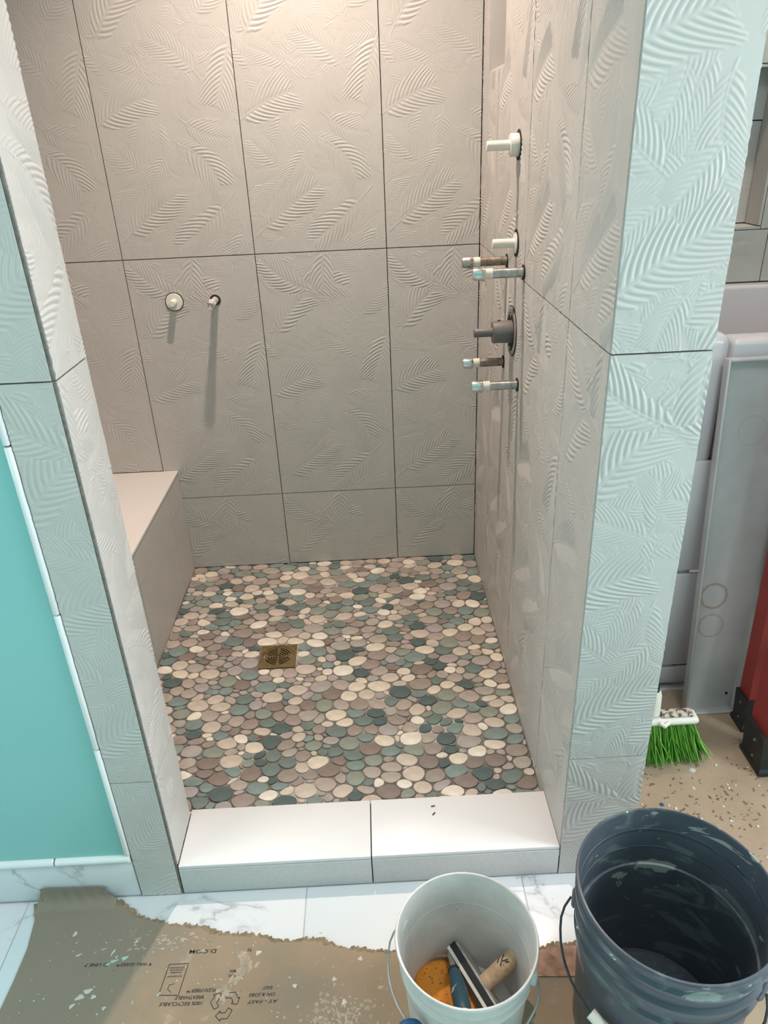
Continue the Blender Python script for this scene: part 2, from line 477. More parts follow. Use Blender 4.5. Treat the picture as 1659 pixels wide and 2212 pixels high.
# ---- right jamb front face and its outer side
JR = [(0, Z2), (Z2, Z1), (Z1, Z1 + TH), (Z1 + TH, ZT)]
wjr = struct('wall_front_right', GROUT, [(XR + .009, XRO - .009, YF + BK, -1.2846, 0, ZT)], 'embossed tile end face of the partition right of the shower opening')
for k, (z0, z1) in enumerate(JR):
    tile(wjr, 'front', (XR, YF, z0), XRO - XR, z1 - z0, .055, row_v(z0, z1) if k == 0 else 0, step=.0015, relief=.8)
for (z0, z1) in JR:
    yy = -1.291
    while yy < -.75:
        y2 = min(yy + .40, -.70)
        tile(wjr, 'left', (XRO, yy, z0), y2 - yy, z1 - z0, 0, row_v(z0, z1), step=.004)
        yy = y2
# ---- left jamb, its reveal, and the wall in front of the bench
wjl = struct('wall_front_left', GROUT, [(XLO + .001, XL - BK, YF + BK, YREV - .001, 0, ZT), (XW, XL - .05, YREV - .001, YREV + .006, 0, ZT)], 'embossed tile jamb left of the shower opening')
for k, (z0, z1) in enumerate(JR):
    tile(wjl, 'front', (XLO, YF, z0), XL - .004 - XLO, z1 - z0, .30 if k == 0 else .06, row_v(z0, z1) if k == 0 else 0, step=.0015, relief=.8)
JL2 = [(ZC + .001, Z2), (Z2, Z1), (Z1, Z1 + TH), (Z1 + TH, ZT)]
for k, (z0, z1) in enumerate(JL2):
    tile(wjl, 'left', (XL, YF + .003, z0), YREV - YF - .003, z1 - z0, .20, row_v(z0, z1), step=.0015, relief=.75)
# raw tile edge running down the corner of the left jamb
for (z0, z1) in JR:
    box('tile_edge', plain('raw_tile_edge', (0.17, 0.155, 0.135, 1), .9, var=.3, scale=120), wjl, XL - .0045, XL - .0012, YF + .0005, YF + .004, z0 + .002, z1 - .002)
# ---- hidden left shower wall and ceiling
struct('wall_left', TILE, [(XW - .1, XW, YREV, BK, 0, ZT)], 'left end wall of the shower behind the bench')
# ---- floor slab and room shell
RX0, RX1, RY0 = -1.75, 2.60, -3.35
AX1 = 1.80           # right end of the tub alcove, at the added partition
struct('ceiling', CEIL, [(RX0 - .1, RX1 + .1, RY0 - .1, .12, ZT, ZT + .08)], 'white ceiling')
fl = struct('floor', MORTAR, [(RX0 - .1, RX1 + .1, RY0 - .1, .12, -.08, -.010)], 'bathroom floor of white marble tiles')
# left teal wall with liner and marble baseboard
wt = struct('wall_teal', TEAL, [(RX0, XLO - .012, YF + .003, YF + .12, .128, ZT)], 'teal painted wall left of the shower')
xl = XLO - .0125
liners = [(0.130, .425), (.427, .734), (.736, 1.043), (1.045, 1.35), (1.352, 1.66), (1.662, 1.97), (1.972, 2.28), (2.282, ZT)]
tr = empty('trim_1'); tag(tr, 'glossy pencil liner between teal wall and embossed jamb', kind='structure')
for (a, b) in liners:
    MB().tube([(XLO - .0065, YF + .002, a + .0006), (XLO - .0065, YF + .002, a + .002), (XLO - .0065, YF + .002, b - .002), (XLO - .0065, YF + .002, b - .0006)], [.0052, .0062, .0062, .0052], 14).build('liner_piece', LINER, tr, True)
tr2 = empty('trim_2'); tag(tr2, 'white pencil liner on top of the marble baseboard', kind='structure')
for (a, b) in ((XLO - .002, -.374), (-.376, -.68), (-.682, -.985), (-.987, -1.29), (-1.292, -1.6)):
    MB().tube([(a - .0006, YF + .002, .1195), (a - .002, YF + .002, .1195), (b + .002, YF + .002, .1195), (b + .0006, YF + .002, .1195)], [.008, .0095, .0095, .008], 14).build('liner_piece', LINER, tr2, True)
bb = empty('baseboard_left'); tag(bb, 'grey veined marble baseboard under the teal wall', kind='structure')
for (a, b) in ((-.76, XLO - .002), (-1.36, -.762), (RX0, -1.362)):
    box('baseboard_tile', MARBLE, bb, a, b, YF + .001, YF + .012, .002, .1095, .0012)
box('baseboard_backing', GROUT, bb, RX0, XLO - .003, YF + .012, YF + .06, 0, .128)
# outer room walls
struct('wall_room_left', TEAL, [(RX0 - .1, RX0, RY0, -2.90, 0, ZT), (RX0 - .1, RX0, -1.80, YF + .12, 0, ZT), (RX0 - .1, RX0, -2.90, -1.80, 0, .85), (RX0 - .1, RX0, -2.90, -1.80, 2.05, ZT)], 'teal wall with a window')
struct('wall_rear', TEAL, [(RX0, RX1, RY0 - .1, RY0, 0, ZT)], 'teal wall behind the camera')
struct('wall_room_right', CEIL, [(RX1, RX1 + .1, RY0, -2.33, 0, ZT), (RX1, RX1 + .1, -1.23, .12, 0, ZT), (RX1, RX1 + .1, -2.33, -1.23, 0, .85), (RX1, RX1 + .1, -2.33, -1.23, 2.05, ZT)], 'pale wall with a window')
struct('wall_tub_shade', TEAL, [(AX1, AX1 + .14, YF, .0, 0, ZT)], 'unseen partition added right of the tub alcove to shade the tub')  # unseen wing wall, added to keep the right window's light off the tub front
struct('wall_far_right', CEIL, [(AX1 + .141, RX1, -.10, .0, 0, ZT)], 'pale wall beyond the tub alcove')
for k, (x0, x1, y0, y1, z0, z1) in enumerate(((RX1 + .05, RX1 + .08, -2.33, -1.23, .85, 2.05), (RX0 - .08, RX0 - .05, -2.90, -1.80, .85, 2.05))):
    wn = empty('window_%d' % (k + 1)); tag(wn, 'white framed bathroom window', kind='structure')
    for (a, b, c, d) in ((y0, y0 + .05, z0, z1), (y1 - .05, y1, z0, z1), (y0 + .05, y1 - .05, z0, z0 + .05), (y0 + .05, y1 - .05, z1 - .05, z1)):
        box('window_frame', ACRYL, wn, x0, x1, a, b, c, d)
    box('pane', plain('frosted_pane', (.85, .88, .9, 1), .5, var=.01), wn, (x0 + x1) / 2 - .002, (x0 + x1) / 2 + .002, y0 + .05, y1 - .05, z0 + .05, z1 - .05)
# ---- tub alcove back wall with its niche
AX = XRO
wa = struct('wall_alcove_back', GROUT, [(XRO - .008, AX1, BK, .012, 0, 1.145), (XRO - .008, AX1, BK, .012, 1.58, ZT), (1.54, AX1, BK, .012, 1.145, 1.58), (XRO - .008, 1.0, BK, .012, 1.145, 1.58),
                                        (XRO - .008, AX1, .10, .12, 0, ZT)], 'tiled wall with niche behind the bathtub')
for (a, b) in ((XRO, .944), (.946, 1.344), (1.345, 1.566), (1.567, AX1)):
    tile(wa, 'back', (a, 0, .99), b - a, 1.145 - .99, 0, .3, step=.004)
    tile(wa, 'back', (a, 0, 1.58), b - a, ZT - 1.58, 0, 0, step=.004)
tile(wa, 'back', (XRO, 0, 1.145), 1.0 - XRO, 1.58 - 1.145, 0, .2, step=.004)
tile(wa, 'back', (1.54, 0, 1.145), AX1 - 1.54, 1.58 - 1.145, 0, .2, step=.004)
tile(wa, 'back', (1.0, .095, 1.155), .54, .285, 0, .1, step=.004)
box('niche_panel', TILE, wa, 1.0, 1.54, .0875, .0945, 1.442, 1.575)
box('niche_panel', TILE, wa, 1.001, 1.539, .001, .094, 1.146, 1.153)
box('niche_panel', TILE, wa, 1.532, 1.539, .001, .086, 1.156, 1.579)
box('niche_panel', TILE, wa, 1.001, 1.008, .001, .086, 1.156, 1.579)
box('niche_panel', TILE, wa, 1.010, 1.530, .001, .086, 1.572, 1.579)

# ------------------------------------------------------------------ marble floor tiles
def ftile(x0, x1, y0, y1):
    box('floor_tile', MARBLE, fl, x0 + .0015, x1 - .0015, y0 + .0015, y1 - .0015, -.0095, 0, .0008)
def grid(xs, ys):
    for a, b in zip(xs[:-1], xs[1:]):
        for c, d in zip(ys[:-1], ys[1:]): ftile(a, b, c, d)
grid([RX0, -1.06, -.46, .1395, .604, 1.204, 1.80, 2.2, RX1], [-1.90, -1.59, YF + .001])
grid([RX0, -1.06, -.46, .1395, .604, 1.204, 1.80, 2.2, RX1], [RY0, -3.1, -2.5, -1.90])
grid([XRO + .002, 1.204, AX1], [YF + .001, -.72])
grid([AX1 + .141, RX1], [YF + .001, -.10])
box('floor_joint', plain('pale_joint', (.50, .51, .52, 1), .8), fl, RX0, RX1, RY0, -.72, -.0098, -.0012)

# ------------------------------------------------------------------ shower floor: sliced pebbles
DX, DY, DH = 0.010, -0.552, 0.0555
sf = struct('shower_floor', BED, [(XB - .01, XR + .006, YC - .002, BK, .002, ZS - .0035)], 'shower floor of sliced river pebbles in beige and green')
def pebbles():
    x0, x1, y0, y1 = XB + .001, XR - .001, YC + .001, -.001
    ASP = 1.30
    N = 1010
    P = np.stack([NR.uniform(x0, x1, N), NR.uniform(y0, y1, N)], 1)
    S = np.stack([NR.uniform(x0, x1, 60000), NR.uniform(y0, y1, 60000)], 1)
    def indrain(p, m=0.0): return (np.abs(p[:, 0] - DX) < DH + m) & (np.abs(p[:, 1] - DY) < DH + m)
    S = S[~indrain(S)]
    P = P[~indrain(P, .008)]
    dens = NR.uniform(-.00035, .00035, len(P))          # power weights give uneven sizes
    Sc = S / np.array([ASP, 1.0])
    for it in range(9):
        Pc = P / np.array([ASP, 1.0])
        own = np.empty(len(S), int)
        for k in range(0, len(S), 4000):
            d = ((Sc[k:k + 4000, None, :] - Pc[None]) ** 2).sum(-1) - dens[None]
            own[k:k + 4000] = d.argmin(1)
        cnt = np.bincount(own, minlength=len(P))
        cx = np.bincount(own, S[:, 0], len(P)); cy = np.bincount(own, S[:, 1], len(P))
        ok = cnt > 0
        P[ok] = np.stack([cx[ok] / cnt[ok], cy[ok] / cnt[ok]], 1)
    Pc = P / np.array([ASP, 1.0]); out = []
    for i in range(len(P)):
        d = ((Pc - Pc[i]) ** 2).sum(1); nb = d.argsort()[1:22]
        poly = [(x0 / ASP, y0), (x1 / ASP, y0), (x1 / ASP, y1), (x0 / ASP, y1)]
        cuts = []
        for j in nb:
            n = Pc[j] - Pc[i]; L2 = n @ n
            k = 0.5 + (dens[i] - dens[j]) / (2 * L2)
            cuts.append((n[0], n[1], n @ Pc[i] + k * L2))
        ux, uy = P[i, 0] - DX, P[i, 1] - DY
        if max(abs(ux), abs(uy)) < DH + .05:
            m = DH + .0015
            if abs(ux) > abs(uy):
                sg = 1 if ux > 0 else -1; cuts.append((-sg, 0, -sg * (DX + sg * m) / ASP))
            else:
                sg = 1 if uy > 0 else -1; cuts.append((0, -sg, -sg * (DY + sg * m)))
        for (a, b, c) in cuts:
            new = []
            for k in range(len(poly)):
                p, q = poly[k], poly[(k + 1) % len(poly)]
                fp, fq = a * p[0] + b * p[1] - c, a * q[0] + b * q[1] - c
                if fp <= 0: new.append(p)
                if (fp < 0 < fq) or (fq < 0 < fp):
                    t = fp / (fp - fq); new.append((p[0] + t * (q[0] - p[0]), p[1] + t * (q[1] - p[1])))
            poly = new
            if len(poly) < 3: break
        if len(poly) < 3: continue
        pl = np.array([(x * ASP, y) for x, y in poly])
        for _ in range(3):
            nx = np.roll(pl, -1, 0)
            pl = np.stack([pl * .74 + nx * .26, pl * .26 + nx * .74], 1).reshape(-1, 2)
        seg = np.hypot(*(np.roll(pl, -1, 0) - pl).T); cum = np.concatenate([[0], np.cumsum(seg)])
        tt = np.linspace(0, cum[-1], 17)[:-1]; cl = np.vstack([pl, pl[:1]])
        pl = np.stack([np.interp(tt, cum, cl[:, 0]), np.interp(tt, cum, cl[:, 1])], 1)
        c = pl.mean(0); v = pl - c
        r = np.hypot(v[:, 0], v[:, 1])
        if r.max() < .006: continue
        th = np.arctan2(v[:, 1], v[:, 0])
        C = np.cov(v.T); w_, V_ = np.linalg.eigh(C); sa, sb = np.sqrt(2 * np.maximum(w_, 1e-9))
        e1 = v @ V_; er = 1 / np.sqrt((np.cos(np.arctan2(e1[:, 1], e1[:, 0])) / sa) ** 2 + (np.sin(np.arctan2(e1[:, 1], e1[:, 0])) / sb) ** 2)
        rn = .50 * r + .50 * np.minimum(er, r * 1.12)
        rn = rn * R.uniform(.93, .99) - .0007
        v2 = v / np.maximum(r, 1e-6)[:, None] * rn[:, None]
        out.append((c, v2))
    return out
PEB = pebbles()
wts = [w for c, w in STONE_COLS]
def pebble_geo(v, h):
    n = len(v); b = .0012
    r = np.hypot(v[:, 0], v[:, 1])[:, None]
    rings = [(v, -.004), (v, h - b * .9), (v * (1 - b * .55 / r), h - b * .25), (v * (1 - b * 1.9 / r), h)]
    V = [(float(x), float(y), z) for vv, z in rings for x, y in vv]
    F = [(k * n + i, k * n + (i + 1) % n, (k + 1) * n + (i + 1) % n, (k + 1) * n + i) for k in range(3) for i in range(n)]
    F.append(tuple(3 * n + i for i in range(n)))
    return V, F
camp = Vector((0.332, -2.34, 1.435))
def seen_size(c, v):
    if c[0] < XB + .02: pass
    vis = not (c[0] < -.13 and c[1] < -.62 + (c[0] + .35) * -1.2)
    d = (Vector((c[0], c[1], ZS)) - camp).length
    a = abs(np.sum(v[:, 0] * np.roll(v[:, 1], -1) - v[:, 1] * np.roll(v[:, 0], -1))) / 2
    return (a / d ** 3) * (1 if vis else .001)
order = sorted(range(len(PEB)), key=lambda i: -seen_size(*PEB[i]))
rest = MB()
for rank, i in enumerate(order):
    c, v = PEB[i]; h = R.uniform(.0, .0012)
    near = math.hypot(c[0] - DX, c[1] - DY) < .12
    k = R.choices(range(len(STONES)), wts)[0]
    if near and R.random() < .55: k = R.choice((10, 0, 1))
    V, F = pebble_geo(v, h)
    if rank < 300:
        me = bpy.data.meshes.new('pebble'); me.from_pydata(V, [], F); me.materials.append(STONES[k])
        me.polygons.foreach_set('use_smooth', [True] * len(F)); me.set_sharp_from_angle(angle=math.radians(11)); me.update()
        o = link('pebble', me, None, sf); o.location = (c[0], c[1], ZS)
    else:
        rest.add([(x + c[0], y + c[1], z + ZS) for x, y, z in V], F, k)
ro = rest.build('smaller_pebbles', STONES, sf, True, 11); tag(ro, kind='stuff')

# ---- drain
dr = empty('floor_drain', (DX, DY, ZS), 'square aged brass drain grate set in the pebble floor', 'drain', rot=(0, 0, math.radians(.5)))
def drain():
    H, t = .0545, .0022
    n = 64; ro_, ri = .047, .0468
    m = MB(); sq = []; ci = []
    for i in range(n):
        a = 2 * math.pi * i / n; c, s = math.cos(a), math.sin(a); k = H / max(abs(c), abs(s))
        sq.append((c * k, s * k)); ci.append((c * ri, s * ri))
    m.loft([[(x, y, -.003) for x, y in sq], [(x, y, t - .0008) for x, y in sq], [(x * .985, y * .985, t) for x, y in sq], [(x, y, t) for x, y in ci], [(x, y, -.003) for x, y in ci]], False, False)
    m.build('frame', BRASS, dr)
    g = MB(); n = 96
    radii = [(0, .005, None), (.005, .0085, 'slot'), (.0085, .0125, None), (.0125, .016, 'slot'), (.016, .0200, None), (.0200, .0238, 'slot'), (.0238, .0278, None), (.0278, .0316, 'slot'), (.0316, .0355, None), (.0355, .0390, 'slot'), (.0390, .0462, None)]
    for (r0, r1, kind) in radii:
        for i in range(n):
            a0, a1 = 2 * math.pi * i / n, 2 * math.pi * (i + 1) / n; am = math.degrees((a0 + a1) / 2) % 90
            if kind == 'slot':
                if 8 < am < 82 and not (r0 > .033 and (abs(((a0 + a1) / 2) % math.pi) < .32 or abs(((a0 + a1) / 2) % math.pi - math.pi) < .32)): continue
            pts = [(r0 * math.cos(a0), r0 * math.sin(a0)), (r1 * math.cos(a0), r1 * math.sin(a0)), (r1 * math.cos(a1), r1 * math.sin(a1)), (r0 * math.cos(a1), r0 * math.sin(a1))]
            if r0 == 0: pts = pts[1:]
            g.prism(pts, -.0010, .0008)
    g.build('grate', BRASS, dr)
    for s in (-1, 1):
        MB().lathe([(.0001, .0006), (.0030, .0008), (.0036, .0014), (.0026, .0021), (.0001, .0023)], 16).xform(Matrix.Translation((s * .0415, 0, 0)) @ Matrix.Diagonal((.7, 1.8, 1, 1))).build('finger_screw', CHROME, dr, True)
    box('pit', PIT, dr, -.0535, .0535, -.0535, .0535, -.0048, -.0032)
drain()
# scrap of red paint on the pebbles
rs = MB().prism([(-.004, -.004), (.0045, -.003), (.004, .004), (.001, .003), (-.003, .0045)], 0, .001).build('red_scrap', plain('red_scrap_mat', (.55, .02, .03, 1), .5))
rs.location = (-.004, -.888, ZS + .0022); tag(rs, 'tiny bright red scrap lying on the pebble floor', 'scrap')

# ------------------------------------------------------------------ curb
cu = empty('shower_curb', (0, 0, 0), 'low white slab-topped curb across the shower opening with grey tile front', 'curb')
XJ = .2835
box('curb_core', GROUT, cu, XL - .004, XR + .004, YF + .010, YC - .001, 0, ZC - .010)
for (a, b) in ((XL + .001, XJ - .0012), (XJ + .0012, XR - .0012)):
    box('top_slab', SLAB, cu, a, b, YF + .001, YC, ZC - .0095, ZC, .0012)
    box('front_tile', CURBF, cu, a, b, YF, YF + .0095, .002, ZC - .011, .001)
# chips lying on the curb
for (x, y, a) in ((.425, -1.17, .2), (.425, -1.191, .9)):
    b_ = MB().prism([(-.005, -.0012), (.004, -.0016), (.005, .001), (-.004, .0015)], 0, .0012).build('grout_chip', BLACK)
    b_.location = (x, y, ZC + .0002); b_.rotation_euler = (0, 0, a); tag(b_, 'small dark grout chip on the white curb top, %s one' % ('larger farther' if a < .5 else 'smaller nearer'), 'chip', 'grout chips on the curb')

# ------------------------------------------------------------------ bench
be = empty('shower_bench', (0, 0, 0), 'built-in shower bench with beige slab seat and embossed tile front', 'bench')
box('bench_core', GROUT, be, XW + .002, XB - .0085, YREV + .012, -.011, ZS, ZB - .0105)
box('seat_slab', SLABB, be, XW + .002, XB + .002, YREV + .008, -.0015, ZB - .010, ZB, .0012)
zr = [(ZS, .330), (.330, ZB - .011)]
ys = [-.165, -.565, -.965, YREV + .01]
prev = -.001
for yv in ys:
    for (z0, z1) in zr:
        tile(be, 'left', (XB, yv, z0), prev - yv, z1 - z0, 0, TH - .4 + z0 - .3 + .2, step=.003, relief=.5, name='front_tile')
    prev = yv

# ------------------------------------------------------------------ pipes and plugs
def Xtube(name, prof, mat, parent, n=24):     # lathe about +x axis of the parent
    return MB().lathe(prof, n, axis='x').build(name, mat, parent, True, 35)
def pipe(loc, rotz, length, label, grp, worn=STEEL, capmat=CHROME, rp=.0108):
    o = empty('pipe_stub', loc, label, 'pipe', grp, rot=(0, 0, rotz))     # +x points out of the wall
    L = length
    Xtube('hole', [(.0001, .0006), (.0165, .0006), (.0165, .0026), (.0001, .0026)], PIT, o)
    Xtube('pipe', [(.0001, .0026), (rp, .0026), (rp, L - .030), (.0001, L - .030)], worn, o)
    Xtube('thread_tape', [(rp - .001, L - .044), (rp + .0009, L - .0437), (rp + .0012, L - .036), (rp + .0007, L - .030), (rp + .0009, L - .0245), (rp - .001, L - .0235)], TAPE, o)
    Xtube('cap', [(.0001, L - .026), (.0150, L - .026), (.0158, L - .0245), (.0158, L - .0205), (.0142, L - .019), (.0136, L - .004), (.0118, L), (.0001, L)], capmat, o)
    return o
PI = math.pi
def wx(z, y): return (XR - .0004, y, z)
g4 = 'capped pipe stubs on the right shower wall'
pipe(wx(1.155, -.455), PI, .112, 'rusty capped pipe stub, upper rear one on the right wall', g4, plain('rusty_steel', (.27, .225, .19, 1), .55, .8, var=.4, scale=90), plain('dull_cap', (.42, .38, .33, 1), .4, .9, var=.35, scale=120))
pipe(wx(1.159, -.659), PI, .114, 'steel capped pipe stub, upper front one on the right wall', g4)
pipe(wx(.900, -.452), PI, .108, 'rusty capped pipe stub, lower rear one on the right wall', g4, MATS['rusty_steel'])
pipe(wx(.896, -.643), PI, .111, 'steel capped pipe stub with chalky tape, lower front one on the right wall', g4)
pipe((-.138, -.0004, 1.011), -PI / 2, .098, 'plaster-spattered capped pipe stub on the back wall', None, plain('plaster_steel', (.50, .46, .41, 1), .7, .3, var=.3, scale=110), splat('spattered_cap', (.35, .33, .30, 1), [(60, .52, .05, (.75, .72, .68, 1), 3, 0)], .5, .4))
# white test plugs on the right wall
def plug(loc, rotz, prof_base, stem_r, stem_l, label, matb=WHITEP, hole=.030, oval=1.0):
    o = empty('white_plug', loc, label, 'plug', None, rot=(0, 0, rotz))
    Xtube('hole', [(.0001, .0006), (hole, .0006), (hole, .0022), (.0001, .0022)], PIT, o, 36)
    b = Xtube('flange', prof_base, matb, o, 36)
    z = prof_base[-1][1]
    Xtube('stem', [(.0001, z - .002), (stem_r, z - .002), (stem_r, stem_l - .002), (stem_r - .0015, stem_l), (.0001, stem_l)], matb, o)
    return o
p1 = plug(wx(1.412, -.548), PI, [(.0001, .0022), (.0235, .0022), (.0235, .019), (.0225, .021), (.0001, .021)], .0105, .072, 'white plastic plug with thick collar, topmost on the right wall', hole=.031)
m = MB()
for k, (dy, dz) in enumerate(((.010, .008), (.013, -.001), (.010, -.009), (.014, .013), (.016, .004), (.015, -.006))):
    a = math.atan2(dz, dy); 
    m.box(-.0015 + .006 * (k % 2), .0015 + .006 * (k % 2), -.0018, .0018, -.0018, .0018)
    for q in range(len(m.v) - 8, len(m.v)):
        x, y, z = m.v[q]; m.v[q] = (x + .010, y + .0238 * math.cos(PI - k * .2 + .4), z + .0238 * math.sin(PI - k * .2 + .4) )
m.build('printed_mark', INK, p1)
plug(wx(1.209, -.562), PI, [(.0001, .0022), (.0235, .0022), (.0235, .004), (.021, .0055), (.0001, .0055)], .0105, .056, 'white plastic plug with thin flange below the topmost one')
plug((-.265, -.0004, 1.011), -PI / 2, [(.0001, .0008), (.0262, .0008), (.0262, .0028), (.0245, .0042), (.0001, .0042)], .0098, .034, 'round white plug with short stem on the back wall', hole=.0285)
# mixing valve body
vb = empty('mixing_valve', wx(1.003, -.552), 'grey mixing valve body with long stem in round wall hole', 'valve', rot=(0, 0, PI))
Xtube('wall_hole', [(.0001, .0006), (.060, .0006), (.060, .0018), (.0001, .0018)], PIT, vb, 40)
MB().lathe([(.048, .0018), (.058, .0018), (.057, .0040), (.046, .0040)], 40, axis='x', closed=True).build('mud_ring', plain('mud_ring_mat', (.27, .245, .22, 1), .7, var=.25, scale=60), vb, True, 35)
Xtube('valve_body', [(.0001, .0018), (.0270, .0018), (.0270, .046), (.0255, .049), (.0001, .049)], GREYP, vb, 36)
Xtube('stem', [(.0001, .047), (.0108, .047), (.0108, .092), (.0095, .094), (.0001, .094)], GREYP, vb)
for s in (-1, 1):
    MB().lathe([(.0001, .0018), (.005, .0018), (.005, .0065), (.0001, .008)], 14, axis='x').xform(Matrix.Translation((0, 0, s * .040))).build('screw', STEEL, vb, True)
MB().box(.030, .036, -.003, .003, .026, .0285).build('set_screw', BLACK, vb)

cp = empty('ceiling_panel', (1.05, -1.95, ZT), 'square flat ceiling light panel above the bathroom floor', 'light')
for (a, b, c, d) in ((-.32, -.285, -.32, .32), (.285, .32, -.32, .32), (-.285, .285, -.32, -.285), (-.285, .285, .285, .32)):
    box('panel_frame', CEIL, cp, a, b, c, d, -.034, -.001)
box('panel_back', CEIL, cp, -.285, .285, -.285, .285, -.02, -.001)
# recessed downlights: the shower's, and the one over the tub
lm = NT('lamp_lens'); lm.b.inputs['Emission Color'].default_value = (1, .78, .60, 1); lm.b.inputs['Emission Strength'].default_value = 5; lm.color((.9, .9, .9, 1))
def downlight(x, y, power, label):
    dl = empty('recessed_downlight', (x, y, ZT), label, 'light')
    MB().lathe([(.055, -.004), (.085, -.004), (.085, -.0005), (.055, -.0005)], 40, closed=True).build('trim_ring', CEIL, dl, True)
    MB().lathe([(.0001, -.003), (.0545, -.003), (.0545, -.001), (.0001, -.001)], 40).build('lens', lm.m, dl, True)
    sl = bpy.data.lights.new('downlight_lamp', 'SPOT'); sl.energy = power; sl.color = (1.0, .795, .675)
    sl.spot_size = math.radians(114); sl.spot_blend = 1.0; sl.shadow_soft_size = .03
    so = bpy.data.objects.new('downlight_lamp', sl); COL.objects.link(so); so.location = (x, y, ZT - .035)
downlight(.165, -.47, 138, 'round recessed downlight in the shower ceiling')
downlight(1.35, -.36, 50, 'round recessed downlight over the bathtub')

# ------------------------------------------------------------------ walk-in bathtub
tb = empty('walk_in_bathtub', (1.3, -.35, 0), 'white walk-in bathtub with door in the tiled alcove', 'bathtub')
def tbx(name, mat, x0, x1, y0, y1, z0, z1, bev=.0):
    o = box(name, mat, tb, x0 - 1.3, x1 - 1.3, y0 + .35, y1 + .35, z0, z1, bev); return o
tbx('front_post', ACRYL, XRO + .014, 1.163, -.700, -.610, .003, 1.008, .022)
tbx('door', ACRYL, 1.171, 1.70, -.690, -.615, .39, .990, .012)
tbx('front_wall', ACRYL, 1.706, 1.79, -.700, -.610, .003, 1.008, .022)
tbx('side_wall', ACRYL, XRO + .014, .93, -.612, -.065, .003, 1.006, .02)
tbx('side_wall', ACRYL, 1.72, 1.79, -.612, -.065, .003, 1.006, .02)
tbx('back_wall', ACRYL, XRO + .014, 1.79, -.064, -.003, .003, .990, .010)
tbx('tub_floor', ACRYL, .93, 1.72, -.612, -.064, .06, .15, .01)
tbx('seat', ACRYL, 1.42, 1.72, -.612, -.064, .15, .45, .02)
for (z0, z1) in ((.072, .375),):
    tbx('apron_panel', ACRYL, XRO + .02, 1.785, -.711, -.699, z0, z1, .004)
tbx('apron_panel', ACRYL, XRO + .02, 1.785, -.711, -.699, .386, .70, .004)
tbx('apron_panel', ACRYL, XRO + .02, 1.118, -.711, -.699, .704, .955, .004)
tbx('toe_panel', ACRYL, XRO + .02, 1.785, -.708, -.696, .004, .060, .003)

# ------------------------------------------------------------------ leaning grey tray
ty = empty('leaning_tray', (1.141, -.818, 0), 'long grey metal tray with raised rim leaning on the bathtub', 'tray', rot=(math.radians(-6.0), 0, math.radians(-.5)))
def tray_mat():
    t = NT('grey_tray')
    c = t.ramp(t.noise(6, 5, .6), [(.3, (.44, .415, .41, 1)), (.7, (.54, .515, .515, 1))])
    sep = t.n.new('ShaderNodeSeparateXYZ'); t.l.new(t.tc.outputs['Object'], sep.inputs[0])
    for (cx, cz, r, w, st) in ((.048, .352, .033, .0045, .75), (.050, .265, .031, .0035, .6), (.088, .79, .034, .002, .3)):
        d = t.math('SQRT', t.math('ADD', t.math('POWER', t.math('SUBTRACT', sep.outputs[0], cx), 2.0), t.math('POWER', t.math('MULTIPLY', t.math('SUBTRACT', sep.outputs[2], cz), .95), 2.0)))
        d = t.math('ADD', d, t.math('MULTIPLY', t.math('SUBTRACT', t.noise(90, 3), .5), .007))
        d = t.math('ABSOLUTE', t.math('SUBTRACT', d, r))
        f = t.ramp(t.math('DIVIDE', d, w), [(0.55, WHT), (1.0, BLK)])
        c = t.mix(t.math('MULTIPLY', f, st), c, (.34, .26, .19, 1))
    sm = t.ramp(t.noise(3.5, 3), [(.5, BLK), (.62, WHT)])
    c = t.mix(t.math('MULTIPLY', sm, .35), c, (.66, .64, .65, 1))
    t.color(c); t.rough(.34); t.b.inputs['Metallic'].default_value = .15
    return t.m
TRAYM = tray_mat()
TWD, TLN = .185, .965
box('tray_pan', TRAYM, ty, .004, TWD - .004, .0, .004, .004, TLN - .004)
for (a, b, c, d) in ((0, .006, 0, TLN), (TWD - .006, TWD, 0, TLN), (.006, TWD - .006, 0, .007), (.006, TWD - .006, TLN - .007, TLN)):
    box('rim', TRAYM, ty, a, b, -.022, .004, c, d, .002)
for (x, z, r) in ((.118, .052, .0042), (.160, .152, .003)):
    MB().lathe([(.0001, -.0008), (r, -.0008), (r, .0002), (.0001, .0002)], 12, axis='y').xform(Matrix.Translation((x, 0, z))).build('screw_hole', PIT, ty)

